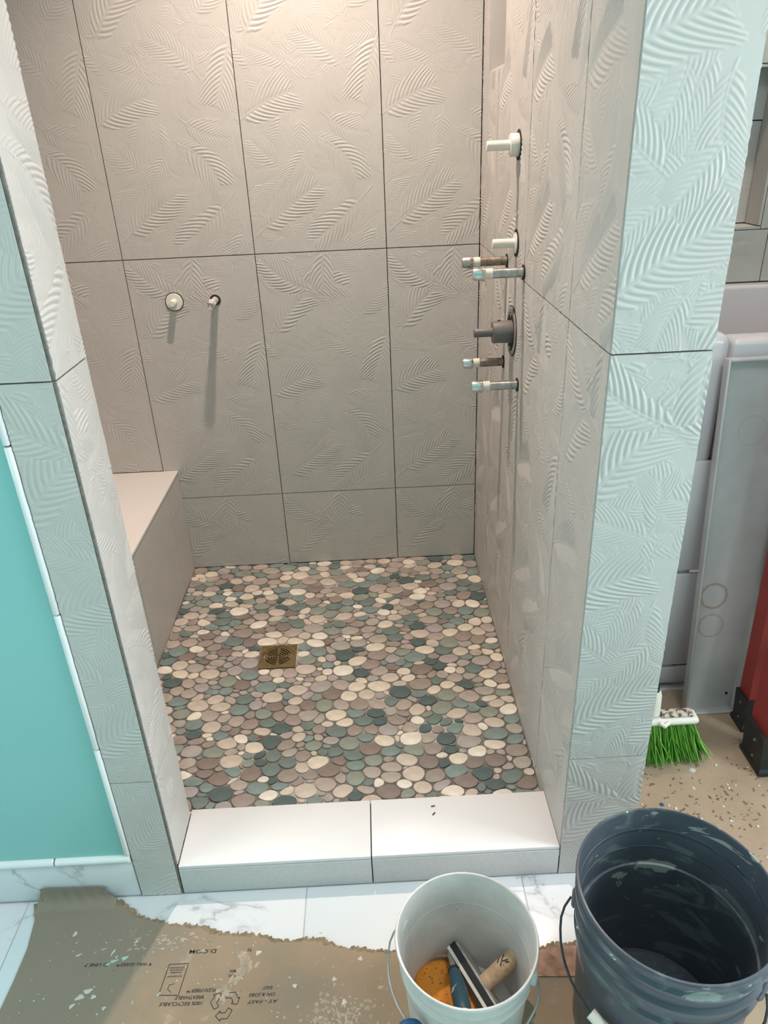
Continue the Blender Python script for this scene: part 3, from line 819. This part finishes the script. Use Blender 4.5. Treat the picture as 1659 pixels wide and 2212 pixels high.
# ------------------------------------------------------------------ folded red ladder
ld = empty('step_ladder', (1.30, -.95, 0), 'folded red fibreglass step ladder with black rubber feet', 'ladder')
def rail(x, y, lean, w, d, z0, z1, xl_=0.0, name='rail'):
    m = MB(); f = lambda z: y + lean * z; xb_ = x
    rings = []
    for z in (z0, z1):
        yy = f(z); x = xb_ + xl_ * z
        rings.append([(x, yy - d / 2, z), (x + w, yy - d / 2, z), (x + w, yy - d / 2 + .006, z), (x + .006, yy - d / 2 + .006, z), (x + .006, yy + d / 2 - .006, z), (x + w, yy + d / 2 - .006, z), (x + w, yy + d / 2, z), (x, yy + d / 2, z)])
    rings[0] = [(a - 1.30, b + .95, c) for a, b, c in rings[0]]; rings[1] = [(a - 1.30, b + .95, c) for a, b, c in rings[1]]
    return m.loft(rings).build(name, REDF, ld)
def boot(x, y, w, d, h, lean):
    m = MB()
    rg = []
    for (z, e) in ((.0, .006), (.012, .006), (.02, .002), (h, .002)):
        yy = y + lean * z
        rg.append([(x - e - 1.30, yy - d / 2 - e + .95, z), (x + w + e - 1.30, yy - d / 2 - e + .95, z), (x + w + e - 1.30, yy + d / 2 + e + .95, z), (x - e - 1.30, yy + d / 2 + e + .95, z)])
    o = m.loft(rg).build('rubber_foot', BLACK, ld)
    for zz in (.030, .075):
        MB().lathe([(.0001, -.0028), (.004, -.0028), (.004, .001), (.0001, .001)], 12, axis='x').xform(Matrix.Translation((x - e - 1.30, y + lean * zz + .95 - d * .1, zz))).build('rivet', STEEL, o)
    return o
for (xx, sgn) in ((1.270, 1), (1.62, -1)):
    rail(xx, -.880, .12, .034, .050, .08, 1.10, .05 * sgn); boot(xx - .002, -.880, .036, .052, .095, .12)
for (xx, sgn) in ((1.242, 1), (1.65, -1)):
    rail(xx, -1.013, .15, .040, .084, .09, 1.30, .085 * sgn); boot(xx - .002, -1.013, .044, .088, .103, .15)
for z in (.30, .60, .90, 1.18):
    box('step', plain('ladder_step', (.45, .45, .46, 1), .4, .8), ld, 1.278 + .085 * z - 1.30, 1.67 - .085 * z - 1.30, -1.013 + .15 * z - .03 + .95, -1.013 + .15 * z + .03 + .95, z, z + .018, .003)
for z in (.35, .70, 1.05):
    box('brace', MATS['ladder_step'], ld, 1.306 + .05 * z - 1.30, 1.64 - .05 * z - 1.30, -.880 + .12 * z - .01 + .95, -.880 + .12 * z + .01 + .95, z, z + .02, .002)
box('top_cap', BLACK, ld, 1.325 - 1.30, 1.65 - 1.30, -1.013 + .15 * 1.3 - .07 + .95, -1.013 + .15 * 1.3 + .13 + .95, 1.30, 1.345, .01)

# ------------------------------------------------------------------ broom
br = empty('broom', (.985, -.98, 0), 'broom with green bristles and white head behind the partition', 'broom')
MB().tube([(0.0, .006, .205), (-.012, .098, .5), (-.030, .254, 1.0), (-.037, .316, 1.2)], .0125, 14).build('handle', BLACK, br, True)
MB().lathe([(.0001, .150), (.0185, .150), (.0165, .205), (.0135, .216), (.0001, .216)], 20).xform(Matrix.Translation((0, .004, 0))).build('ferrule', WHITEP, br, True)
hd = MB().box(-.105, .112, -.022, .022, .122, .143, .010).build('head', WHITEP, br, True, 50)
dirtm = splat('dusty_head_top', (.55, .50, .42, 1), [(110, .50, .04, (.12, .09, .06, 1), 3, 0)], .7)
box('head_ridge', dirtm, hd, .018, .098, -.014, .014, .143, .151, .004)
box('head_ridge', dirtm, hd, -.095, -.020, -.014, .014, .143, .151, .004)
MB().tube([(.012, -.020, .136), (.022, -.028, .132), (.034, -.020, .136)], .006, 8).build('clip', WHITEP, hd, True)
GREENS = [plain('bristle_green', (.11, .40, .035, 1), .4, var=.1), plain('bristle_dark', (.055, .22, .025, 1), .5, var=.1), plain('bristle_light', (.26, .58, .10, 1), .4, var=.1)]
bm_ = MB()
for k in range(1150):
    t = R.uniform(-1, 1); s = R.uniform(-1, 1)
    x0 = t * .100; y0 = s * .016
    z1 = .004 + .012 * R.random() + (.012 if abs(t) > .9 else 0)
    x1 = x0 * 1.36 + .012 + R.gauss(0, .006); y1 = y0 * 2.1 + R.gauss(0, .006)
    if R.random() < .03: x1 += R.uniform(-.06, .06); y1 -= .012
    w = .0011
    xm, ym, zm = (x0 * .55 + x1 * .45), (y0 * .6 + y1 * .4), .07
    a = R.uniform(0, 6.28)
    rg = []
    for (x, y, z, ww) in ((x0, y0, .126, w), (xm, ym, zm, w), (x1, y1, z1, w * .8)):
        rg.append([(x + ww * math.cos(a + q * 2.094), y + ww * math.sin(a + q * 2.094), z) for q in range(3)])
    bm_.loft(rg, False, True, R.choices((0, 1, 2), (5, 3, 3))[0])
bro = bm_.build('bristles', GREENS, br); tag(bro, kind='stuff')

# ------------------------------------------------------------------ protective floor paper with torn edge
def torn(pts, amp=.004, sub=14):
    out = []
    rr = random.Random(3)
    for k in range(len(pts) - 1):
        a, b = pts[k], pts[k + 1]
        for i in range(sub):
            t = i / sub
            out.append((a[0] + (b[0] - a[0]) * t + rr.gauss(0, amp * .5), a[1] + (b[1] - a[1]) * t + rr.gauss(0, amp * .6)))
    out.append(pts[-1])
    return out
edge = [(-.268, -1.299), (-.243, -1.314), (-.211, -1.339), (-.128, -1.363), (-.069, -1.371), (-.028, -1.388), (.049, -1.394), (.088, -1.409), (.172, -1.411), (.22, -1.431), (.312, -1.443), (.45, -1.452), (.608, -1.456), (.638, -1.447), (.70, -1.453), (.86, -1.44)]
te = torn(edge, .0032)
left = [(-.447, -1.2985), (-.430, -1.337), (-.421, -1.397), (-.422, -1.461), (-.425, -1.516), (-.47, -1.62), (-.62, -1.82)]
fp = empty('floor_paper', (0, 0, 0), 'brown printed floor protection paper with torn edge and paint splatter', 'floor paper')
def paper_sheet():
    poly = te + [(.86, -1.82)] + left[::-1]
    import bmesh
    bm = bmesh.new()
    vs = [bm.verts.new((x, y, 0)) for x, y in poly]
    f = bm.faces.new(vs)
    bmesh.ops.triangulate(bm, faces=[f])
    # lay it on the floor with a little thickness
    r = bmesh.ops.extrude_face_region(bm, geom=bm.faces[:])
    for v in [g for g in r['geom'] if isinstance(g, bmesh.types.BMVert)]: v.co.z = .0016
    for v in bm.verts: v.co.z += .0006
    bmesh.ops.recalc_face_normals(bm, faces=bm.faces)
    me = bpy.data.meshes.new('sheet'); bm.to_mesh(me); bm.free(); me.materials.append(PAPER)
    return link('sheet', me, None, fp)
paper_sheet()
# corner of the sheet turned up against the baseboard
m = MB(); rings = []
nx = 22
for (y, z) in ((-1.325, .0012), (-1.308, .0035), (-1.3005, .012), (-1.2972, .026), (-1.2960, .046)):
    row = []
    for i in range(nx + 1):
        t = i / nx; x = -.438 + t * (.172 - (.02 if z > .02 else 0)) + (.018 * (z / .046) if t < .05 else 0)
        row.append((x, y + .0006 * math.sin(i * 1.7), z - (.004 * t if z > .02 else 0) + R.gauss(0, .0004)))
    rings.append(row)
fr = [[(x, y - .0008, z + .0002) for x, y, z in r] for r in rings]
m.loft(rings, False, False, closed=False); m.loft(fr, False, False, closed=False)
m.loft([rings[-1], fr[-1]], False, False, closed=False)
m.build('turned_up_corner', PAPER, fp, True, 60)
# ragged fibre lip along the tear
m = MB()
for k in range(4, len(te) - 3):
    if R.random() < .75:
        x, y = te[k]; w = R.uniform(.003, .009); h = R.uniform(.001, .0045)
        m.add([(x - w, y - .004, .002), (x + w, y - .005, .002), (x + w * .5, y + R.uniform(0, .004), .0015 + h), (x - w * .4, y + R.uniform(0, .003), .0018 + h * .6)], [(0, 1, 2, 3)])
fo = m.build('torn_fibres', plain('torn_fibre', (.26, .19, .12, 1), .9, var=.3, scale=90), fp); tag(fo, kind='stuff')
# second sheet under the buckets and in the tub bay
fp2 = empty('floor_paper', (0, 0, 0), 'dusty tan floor paper in front of the bathtub', 'floor paper')
MB().prism([(XRO + .006, -1.82), (AX1 - .02, -1.82), (AX1 - .02, -.735), (XRO + .018, -.735), (XRO + .012, -1.285)], .0004, .0022).build('sheet', PAPER2, fp2)
fp3 = MB().prism(torn([(.585, -1.462), (.64, -1.452), (.72, -1.455)], .002) + [(.72, -1.51), (.66, -1.512), (.58, -1.508)], .0024, .0042).build('paper_scrap', plain('reddish_paper', (.36, .22, .16, 1), .85, var=.4, scale=50))
tag(fp3, 'reddish torn strip of floor paper between the two buckets', 'paper')

# paint drips on the paper
def blobs(name, mat, spots, parent, z=.0024, seed=1):
    rr = random.Random(seed); m = MB()
    for (x, y, a, b, ang) in spots:
        n = 12; ph = rr.uniform(0, 6)
        ring = []
        for i in range(n):
            t = 2 * math.pi * i / n; k = 1 + .22 * math.sin(3 * t + ph) + rr.gauss(0, .08)
            px, py = a * k * math.cos(t), b * k * math.sin(t)
            ring.append((x + px * math.cos(ang) - py * math.sin(ang), y + px * math.sin(ang) + py * math.cos(ang)))
        cx, cy = x, y
        zt_ = z + rr.uniform(.0003, .0011)
        inner = [(cx + (u - cx) * .7, cy + (v - cy) * .7, zt_) for u, v in ring]
        m.loft([[(u, v, z) for u, v in ring], inner], False, True)
    o = m.build(name, mat, parent, True, 60); tag(o, kind='stuff'); return o
PW = plain('dried_white_paint', (.58, .56, .50, 1), .6, var=.06); PT = plain('dried_teal_paint', (.40, .56, .51, 1), .5, var=.06)
big = [(-.333, -1.372, .008, .0045, 1.2), (-.242, -1.415, .010, .0025, 1.2), (-.232, -1.425, .0045, .002, 1.2), (.205, -1.492, .006, .005, 0), (.255, -1.455, .006, .005, 0.4), (.13, -1.50, .006, .005, 0), (.225, -1.535, .007, .006, 1), (.052, -1.432, .008, .0055, .5), (-.31, -1.417, .009, .002, .4), (-.20, -1.395, .006, .004, .8),
       (-.28, -1.50, .012, .006, .3), (-.268, -1.489, .012, .006, .2), (-.29, -1.515, .008, .004, .8), (-.254, -1.50, .007, .005, 0), (-.27, -1.56, .006, .003, 1.1)]
big = [(x, y, a * .72, b * .75, g) for x, y, a, b, g in big]
small = [(R.uniform(-.41, .32), R.uniform(-1.60, -1.36), R.uniform(.0006, .002), R.uniform(.0006, .0016), R.uniform(0, 3)) for _ in range(120)]
ok = lambda x, y: y < np.interp(x, [e[0] for e in edge], [e[1] for e in edge]) - .01 and x > -.415
blobs('white_paint_drips', PW, [s for s in big if ok(s[0], s[1])] + [s for s in small if ok(s[0], s[1])], fp, seed=2)
tl = [(-.235, -1.433, .012, .004, .25), (-.215, -1.428, .010, .006, .4), (-.245, -1.439, .008, .003, .2), (-.198, -1.41, .004, .003, 0), (-.202, -1.402, .003, .003, 0), (-.228, -1.522, .006, .005, .6), (-.237, -1.532, .003, .003, 0), (-.13, -1.503, .004, .003, .4), (.007, -1.565, .007, .004, .9), (-.10, -1.478, .003, .003, 0)]
tl = [(x, y, a * .65, b * .65, g) for x, y, a, b, g in tl]
blobs('teal_paint_drips', PT, [s for s in tl if ok(s[0], s[1])] + [(R.uniform(-.40, .1), R.uniform(-1.58, -1.38), .0016, .0014, 0) for _ in range(10)], fp, seed=4)
# crusty plaster patches
PL = plain('crusty_plaster', (.42, .345, .265, 1), .95, var=.2, scale=60, bump=.6, bscale=160)
pp = []
for _ in range(110):
    t = R.random(); pp.append((.012 + .018 * math.sin(t * 5) + R.gauss(0, .007), -1.43 - t * .085 + R.gauss(0, .004), R.uniform(.002, .006), R.uniform(.0015, .004), R.uniform(0, 3)))
for _ in range(200):
    pp.append((.215 + R.gauss(0, .035), -1.56 + R.gauss(0, .022), R.uniform(.0015, .005), R.uniform(.0012, .004), R.uniform(0, 3)))
for _ in range(60):
    pp.append((-.10 + R.gauss(0, .08), -1.398 + R.gauss(0, .012), R.uniform(.002, .007), R.uniform(.001, .003), R.uniform(-.3, .3)))
blobs('plaster_crust', PL, [s for s in pp if ok(s[0], s[1])], fp, seed=6)

# printed text (read upside down from here)
def text(body, x, y, h, parent=None, mat=INK, rot=math.pi, z=.0026, align='LEFT', shear=.0, name='printed_text', width=None):
    cu_ = bpy.data.curves.new('t', 'FONT'); cu_.body = body; cu_.size = h * 1.4; cu_.align_x = align; cu_.align_y = 'CENTER'; cu_.shear = shear; cu_.resolution_u = 3
    cu_.offset = h * .02
    o = bpy.data.objects.new('t', cu_); COL.objects.link(o)
    dg = bpy.context.evaluated_depsgraph_get()
    me = bpy.data.meshes.new_from_object(o.evaluated_get(dg))
    bpy.data.objects.remove(o, do_unlink=True)
    if width:
        xs = [v.co.x for v in me.vertices]
        k = width / max(1e-6, max(xs) - min(xs))
        for v in me.vertices: v.co.x *= k
    me.materials.clear(); me.materials.append(mat)
    t = link(name, me, None, parent); t.location = (x, y, z); t.rotation_euler = (0, 0, rot)
    return t
r_ = math.pi - .02
text('N', .038, -1.4255, .0075, fp, rot=r_)
text('D.COM', -.032, -1.4235, .0078, fp, rot=r_, width=.054)
text('WALL GUARD™', -.166, -1.4425, .0062, fp, rot=r_ - .01, shear=.2, width=.060)
text('· D LINE 7', -.238, -1.4395, .0062, fp, rot=r_ - .01, shear=.2, width=.052)
MB().prism([(-.157, -1.446), (-.163, -1.446), (-.160, -1.4395)], .0024, .0027).build('printed_mark', INK, fp)
text('FLEXI-FIBER™', -.020, -1.4995, .0066, fp, rot=r_, shear=.2, width=.056)
text('BREATHABLE', -.040, -1.5115, .0066, fp, rot=r_, shear=.2, width=.056)
text('100% RECYCLABLE', -.040, -1.5225, .0066, fp, rot=r_, shear=.2, width=.082)
text('20% MIN', .030, -1.466, .0055, fp, rot=r_, shear=.2)
text('20% REPL', .030, -1.475, .0055, fp, rot=r_, shear=.2)
text('EASY', .088, -1.501, .006, fp, rot=r_, shear=.2)
text('ON & JOBS', .095, -1.5135, .006, fp, rot=r_, shear=.2, width=.050)
text('AY - FAST', .100, -1.526, .006, fp, rot=r_, shear=.2, width=.058)
def stroke(pts, w, name='printed_line'):
    m = MB()
    for a, b in zip(pts[:-1], pts[1:]):
        a, b = Vector(a + (0,)), Vector(b + (0,)); d = (b - a).normalized(); n = Vector((-d.y, d.x, 0)) * w / 2
        m.prism([tuple((a + n)[:2]), tuple((a - n)[:2]), tuple((b - n)[:2]), tuple((b + n)[:2])], .0024, .0027)
    return m.build(name, INK, fp)
stroke([(-.084, -1.446), (-.122, -1.446), (-.129, -1.504), (-.091, -1.506), (-.084, -1.446)], .0012)
for (yy, a, b) in ((-1.4535, -.090, -.120), (-1.458, -.092, -.118), (-1.4625, -.094, -.116), (-1.470, -.092, -.121)):
    text('RECYCLED BOARD' if a > -.0925 else 'PAPER', a, yy, .0028, fp, rot=r_, width=abs(b - a))
stroke([(-.106, -1.500), (-.114, -1.494), (-.113, -1.486), (-.104, -1.484)], .001)
# recycling arrows
for k in range(3):
    a = math.radians(90 + 120 * k); c, s = math.cos(a), math.sin(a)
    def rp(u, v): return (.000 + .95 * (u * c - v * s), -1.527 - .95 * (u * s + v * c))
    stroke([rp(.012, -.017), rp(.027, -.010), rp(.027, .004), rp(.031, .004), rp(.021, .014), rp(.012, .006), rp(.016, .006), rp(.016, -.004), rp(.007, -.009), rp(.012, -.017)], .0012)

# chips and sawdust on the tan paper
m = MB(); CH = [plain('wood_chip', (.20, .12, .075, 1), .9, var=.3), plain('white_chip', (.72, .69, .63, 1), .8, var=.1)]
for k in range(520):
    x, y = R.uniform(.88, 1.5), R.gauss(-1.17, .12)
    if y > -.99 or y < -1.6: continue
    l, w = R.uniform(.001, .005), R.uniform(.0006, .0016); a = R.uniform(0, 3.14); c, s = math.cos(a), math.sin(a); wh = 1 if R.random() < .07 else 0
    if wh: l, w = R.uniform(.002, .004), R.uniform(.0015, .0035)
    P4 = [(x + u * c - v * s, y + u * s + v * c) for u, v in ((-l, -w), (l, -w * .5), (l * .8, w), (-l * .6, w * .8))]
    m.prism(P4, .0024, .0024 + R.uniform(.0006, .002), wh)
dbo = m.build('debris', CH); tag(dbo, 'wood chips and plaster crumbs scattered on the tan floor paper', 'debris', kind='stuff')
for (nm_, mt, x, y, r, lb) in (('blue_scrap', BLUEP, .972, -1.128, .0055, 'small dark blue plastic scrap on the tan paper'), ('paint_spot', PW, 1.085, -1.028, .0085, 'round pale paint spot on the tan paper below the tray'), ('white_crumb', PW, .895, -1.095, .005, 'white plaster crumb beside the embossed partition foot'), ('white_crumb', PW, 1.065, -1.085, .005, 'white plaster crumb in the middle of the tan paper')):
    mm = MB(); n = 9
    rg = [(r * R.uniform(.75, 1.15) * math.cos(2 * PI * i / n), r * R.uniform(.75, 1.15) * math.sin(2 * PI * i / n)) for i in range(n)]
    mm.loft([[(a, b, 0) for a, b in rg], [(a * .8, b * .8, r * (.35 if nm_ != 'paint_spot' else .06)) for a, b in rg]])
    oo = mm.build(nm_, mt); oo.location = (x, y, .0023); tag(oo, lb, 'scrap')

# ------------------------------------------------------------------ buckets
def bail(cx, cy, p0, p1, drop, side, rad, mat, parent, r=.0018):
    """wire from ear p0 to ear p1 hanging down around the bucket on the camera side"""
    p0, p1 = Vector(p0), Vector(p1); mid = (p0 + p1) / 2; ax = (p1 - p0); half = ax.length / 2; ax.normalize()
    out = Vector((ax.y, -ax.x, 0)) * side
    pts = []
    n = 28
    for k in range(n + 1):
        t = PI * k / n
        e = math.sin(t)
        p = mid - ax * math.cos(t) * (half + .010 * e + .008 * min(1, 6 * e)) + (out * rad * e) + Vector((0, 0, -drop * e))
        pts.append(tuple(p))
    MB().tube(pts, r, 8).build('bail_wire', mat, parent, True)
    return pts
def bucket(name, loc, prof, mat_out, label, n=72, mats=None):
    o = empty(name, loc, label, 'bucket')
    return o
# white bucket
WB = bucket('white_bucket', (.446, -1.574, .0024), None, None, 'small white plastic bucket holding a sponge and grouting tools')
WM = splat('white_bucket_plastic', (.66, .645, .62, 1), [(70, .74, .02, (.2, .19, .18, 1), 2, 0)], .42, bump=0)
H, ro_, rb = .240, .1195, .096
prof = [(.0001, .0), (rb, .0), (rb + .003, .004), (rb + .012, .150), (rb + .0125, .168), (.1135, .172), (.1145, .180), (.1125, .184), (.1125, .200), (.1155, .203), (.1160, .210), (.1145, .214), (.1150, .228), (.1195, .232), (ro_ + .0008, .236), (ro_ - .0005, .2395), (ro_ - .0035, .2395), (ro_ - .005, .236), (.1115, .20), (rb - .001, .006), (.0001, .0055)]
MB().lathe(prof, 80).build('shell', WM, WB, True, 32)
e0, e1 = Vector((.327, -1.515, .200)), Vector((.558, -1.628, .200))
L0 = Vector(WB.location)
for p in (e0, e1):
    d = (p - L0); d.z = 0; d.normalize(); q = d * .118 + Vector((0, 0, .196))
    a = math.atan2(d.y, d.x)
    MB().lathe([(.0001, -.008), (.011, -.008), (.011, .002), (.008, .004), (.0001, .004)], 18, axis='x').xform(Matrix.Translation(q) @ Matrix.Rotation(a, 4, 'Z')).build('ear', WM, WB, True)
d0 = (e0 - L0); d0.z = 0; d0.normalize(); d1 = (e1 - L0); d1.z = 0; d1.normalize()
bp = bail(0, 0, d0 * .123 + Vector((0, 0, .196)), d1 * .123 + Vector((0, 0, .196)), .06, 1, .13, WIRE, WB)
k = 10; c0 = Vector(bp[k]) + Vector((.004, -.002, .002)); dd = (Vector(bp[k + 1]) - Vector(bp[k - 1])).normalized()
ring = [tuple(c0 + Vector((.017 * math.cos(t) * .9, -.004, .017 * math.sin(t) - .008))) for t in [2 * PI * i / 22 for i in range(23)]]
MB().tube(ring, .0058, 10, cap=False).build('blue_grip', BLUEP, WB, True)

# contents of the white bucket
SPM = splat('orange_sponge_foam', (.72, .27, .035, 1), [(160, .62, .04, (.38, .12, .015, 1), 2, 0), (40, .70, .04, (.30, .13, .03, 1), 3, 0)], .95)
sp = empty('sponge', (.411, -1.560, .0085), 'orange grouting sponge lying in the white bucket', 'sponge', rot=(0, 0, math.radians(25)))
m = MB(); rg = []
for (z, i) in ((0, .008), (.004, .002), (.012, 0), (.036, 0), (.044, .002), (.048, .009)):
    ring = []
    for t in range(40):
        a = 2 * PI * t / 40; sx, sy = .044 - i, .066 - i
        c, s = math.cos(a), math.sin(a)
        ring.append((sx * math.copysign(abs(c) ** .62, c), sy * math.copysign(abs(s) ** .62, s), z))
    rg.append(ring)
m.loft(rg).build('foam', SPM, sp, True, 60)
# grout float standing on its edge against the bucket wall
FLO = empty('grout_float', (.482, -1.548, .0618), 'grout float with wooden handle and black rubber pad in the white bucket', 'float')
fx = Vector((.049, -.106, .004)).normalized(); fz = Vector((.066, .030, .036)); fz = (fz - fx * fz.dot(fx)).normalized(); fy = fz.cross(fx)
if fy.z < 0: fx, fy = -fx, -fy
FLOAT_M = Matrix((fx, fy, fz)).transposed()
def fl_(mb, name, mat, parent=None, smooth=False, ang=40):
    return mb.build(name, mat, parent or FLO, smooth, ang)
FLO.rotation_euler = FLOAT_M.to_euler()
fl_(MB().box(-.075, .075, -.034, .034, -.018, -.012), 'white_foam_layer', plain('float_white', (.72, .70, .64, 1), .6))
fl_(MB().box(-.075, .075, -.034, .034, -.012, .000), 'rubber_pad', BLACK)
fl_(MB().box(-.071, .071, -.031, .031, .000, .0035), 'metal_plate', plain('float_plate', (.50, .47, .42, 1), .4, .5, var=.3, scale=50))
WOODM = NT('pale_wood')
mp = WOODM.n.new('ShaderNodeMapping'); mp.inputs['Scale'].default_value = (1, 9, 9); WOODM.l.new(WOODM.tc.outputs['Object'], mp.inputs[0])
WOODM.color(WOODM.ramp(WOODM.noise(14, 4, .6, mp.outputs[0]), [(.3, (.42, .28, .17, 1)), (.7, (.60, .43, .28, 1))])); WOODM.rough(.6)
HX = -.006
hm = fl_(MB().tube([(HX, .006, z) for z in (.0035, .012, .030, .055, .080, .087, .089)], [.0150, .0145, .0148, .0155, .0150, .0135, .0105], 22), 'wooden_handle', WOODM.m, None, True)
lg = MB()
HD = math.atan2(1, .1)     # side of the handle that faces up
for (a, b) in (((-.008, .006), (.002, -.002)), ((-.002, .008), (.000, -.010)), ((.000, .002), (.010, .006)), ((-.009, -.002), (-.003, -.008)), ((.003, -.002), (.009, -.007)), ((.003, .006), (.009, .010))):
    aa, b2 = Vector(a), Vector(b); d = (b2 - aa).normalized(); nn = Vector((-d.y, d.x)) * .0011
    rr_ = []
    for R2 in (.0154, .0160):
        ring = []
        for p in (aa + nn, aa - nn, b2 - nn, b2 + nn):
            th = HD + p.y / .0155
            ring.append((HX + R2 * math.cos(th), .006 + R2 * math.sin(th), .052 + p.x))
        rr_.append(ring)
    lg.loft(rr_)
fl_(lg, 'printed_emblem', INK, hm)
# margin trowel with dark blue grip
MT = empty('margin_trowel', (.437, -1.632, .118), 'margin trowel with plaster-stained dark blue grip in the white bucket', 'trowel')
a0, a1 = Vector((0, 0, 0)), Vector((-.010, .140, -.050))
ax = (a1 - a0); Ln = ax.length
GRIPM = splat('blue_grip_rubber', (.025, .075, .11, 1), [(30, .66, .05, (.66, .62, .54, 1), 3, .4)], .45)
def along(t, off=(0, 0, 0)): return tuple(a0 + ax * t + Vector(off))
MB().tube([along(t) for t in (0, .03, .12, .30, .45, .58, .66, .69)], [.009, .0125, .0145, .0150, .0135, .0110, .0100, .0085], 20).build('grip', GRIPM, MT, True)
MB().tube([along(t) for t in (.66, .69, .70)], [.0108, .0112, .0085], 16).build('grip_ring', BLACK, MT, True)
MB().tube([along(t) for t in (.68, .86, .92, .97)], [.0055, .0055, .0065, .0045], 12).build('shank', CHROME, MT, True)
MB().tube([along(-.03), along(-.005), along(.03)], [.007, .0105, .0118], 16).build('end_cap', WHITEP, MT, True)
q = Vector(along(.95)); 
bl = MB().box(-.030, .014, -.004, .0008, -.0012, .0012).xform(Matrix.Translation(q + Vector((0, .002, -.004))))
bl.build('blade', plain('rusty_blade', (.30, .20, .13, 1), .5, .6, var=.5, scale=70), MT)

# grey bucket
GB = bucket('grey_bucket', (.772, -1.598, .0024), None, None, 'large dark grey bucket smeared with dried grout')
GM = splat('grey_bucket_plastic', (.070, .084, .104, 1), [(9, .57, .06, (.13, .16, .16, 1), 9, .8), (6, .625, .012, (.30, .33, .31, 1), 9, 1.0), (40, .70, .02, (.58, .58, .54, 1), 4, 0)], .34, bump=.35, zs=2.6)
prof = [(.0001, 0), (.128, 0), (.131, .004), (.1365, .235), (.1375, .242), (.1470, .245), (.1478, .254), (.1430, .258), (.1430, .284), (.1500, .288), (.1508, .298), (.1450, .303), (.1450, .326), (.1515, .330), (.1520, .338), (.1475, .343), (.1480, .358), (.1528, .362), (.1536, .366), (.1520, .370), (.1490, .3705), (.1475, .368), (.1385, .19), (.1290, .010), (.1250, .006), (.0001, .006)]
MB().lathe(prof, 96).build('shell', GM, GB, True, 32)
gl = Vector(GB.location)
ge0, ge1 = Vector((.622, -1.545, .30)), Vector((.868, -1.712, .30))
dg0 = ge0 - gl; dg0.z = 0; dg0.normalize(); dg1 = ge1 - gl; dg1.z = 0; dg1.normalize()
for d in (dg0, dg1):
    a = math.atan2(d.y, d.x); q = d * .148 + Vector((0, 0, .285))
    MB().lathe([(.0001, -.008), (.016, -.008), (.016, .003), (.012, .006), (.0001, .006)], 20, axis='x').xform(Matrix.Translation(q) @ Matrix.Rotation(a, 4, 'Z')).build('ear', GM, GB, True)
gp = bail(0, 0, dg0 * .155 + Vector((0, 0, .285)), dg1 * .155 + Vector((0, 0, .285)), .12, 1, .11, DARKW, GB, .0021)
MB().tube([gp[i] for i in range(10, 19)], .0095, 14).build('white_grip', WHITEP, GB, True)
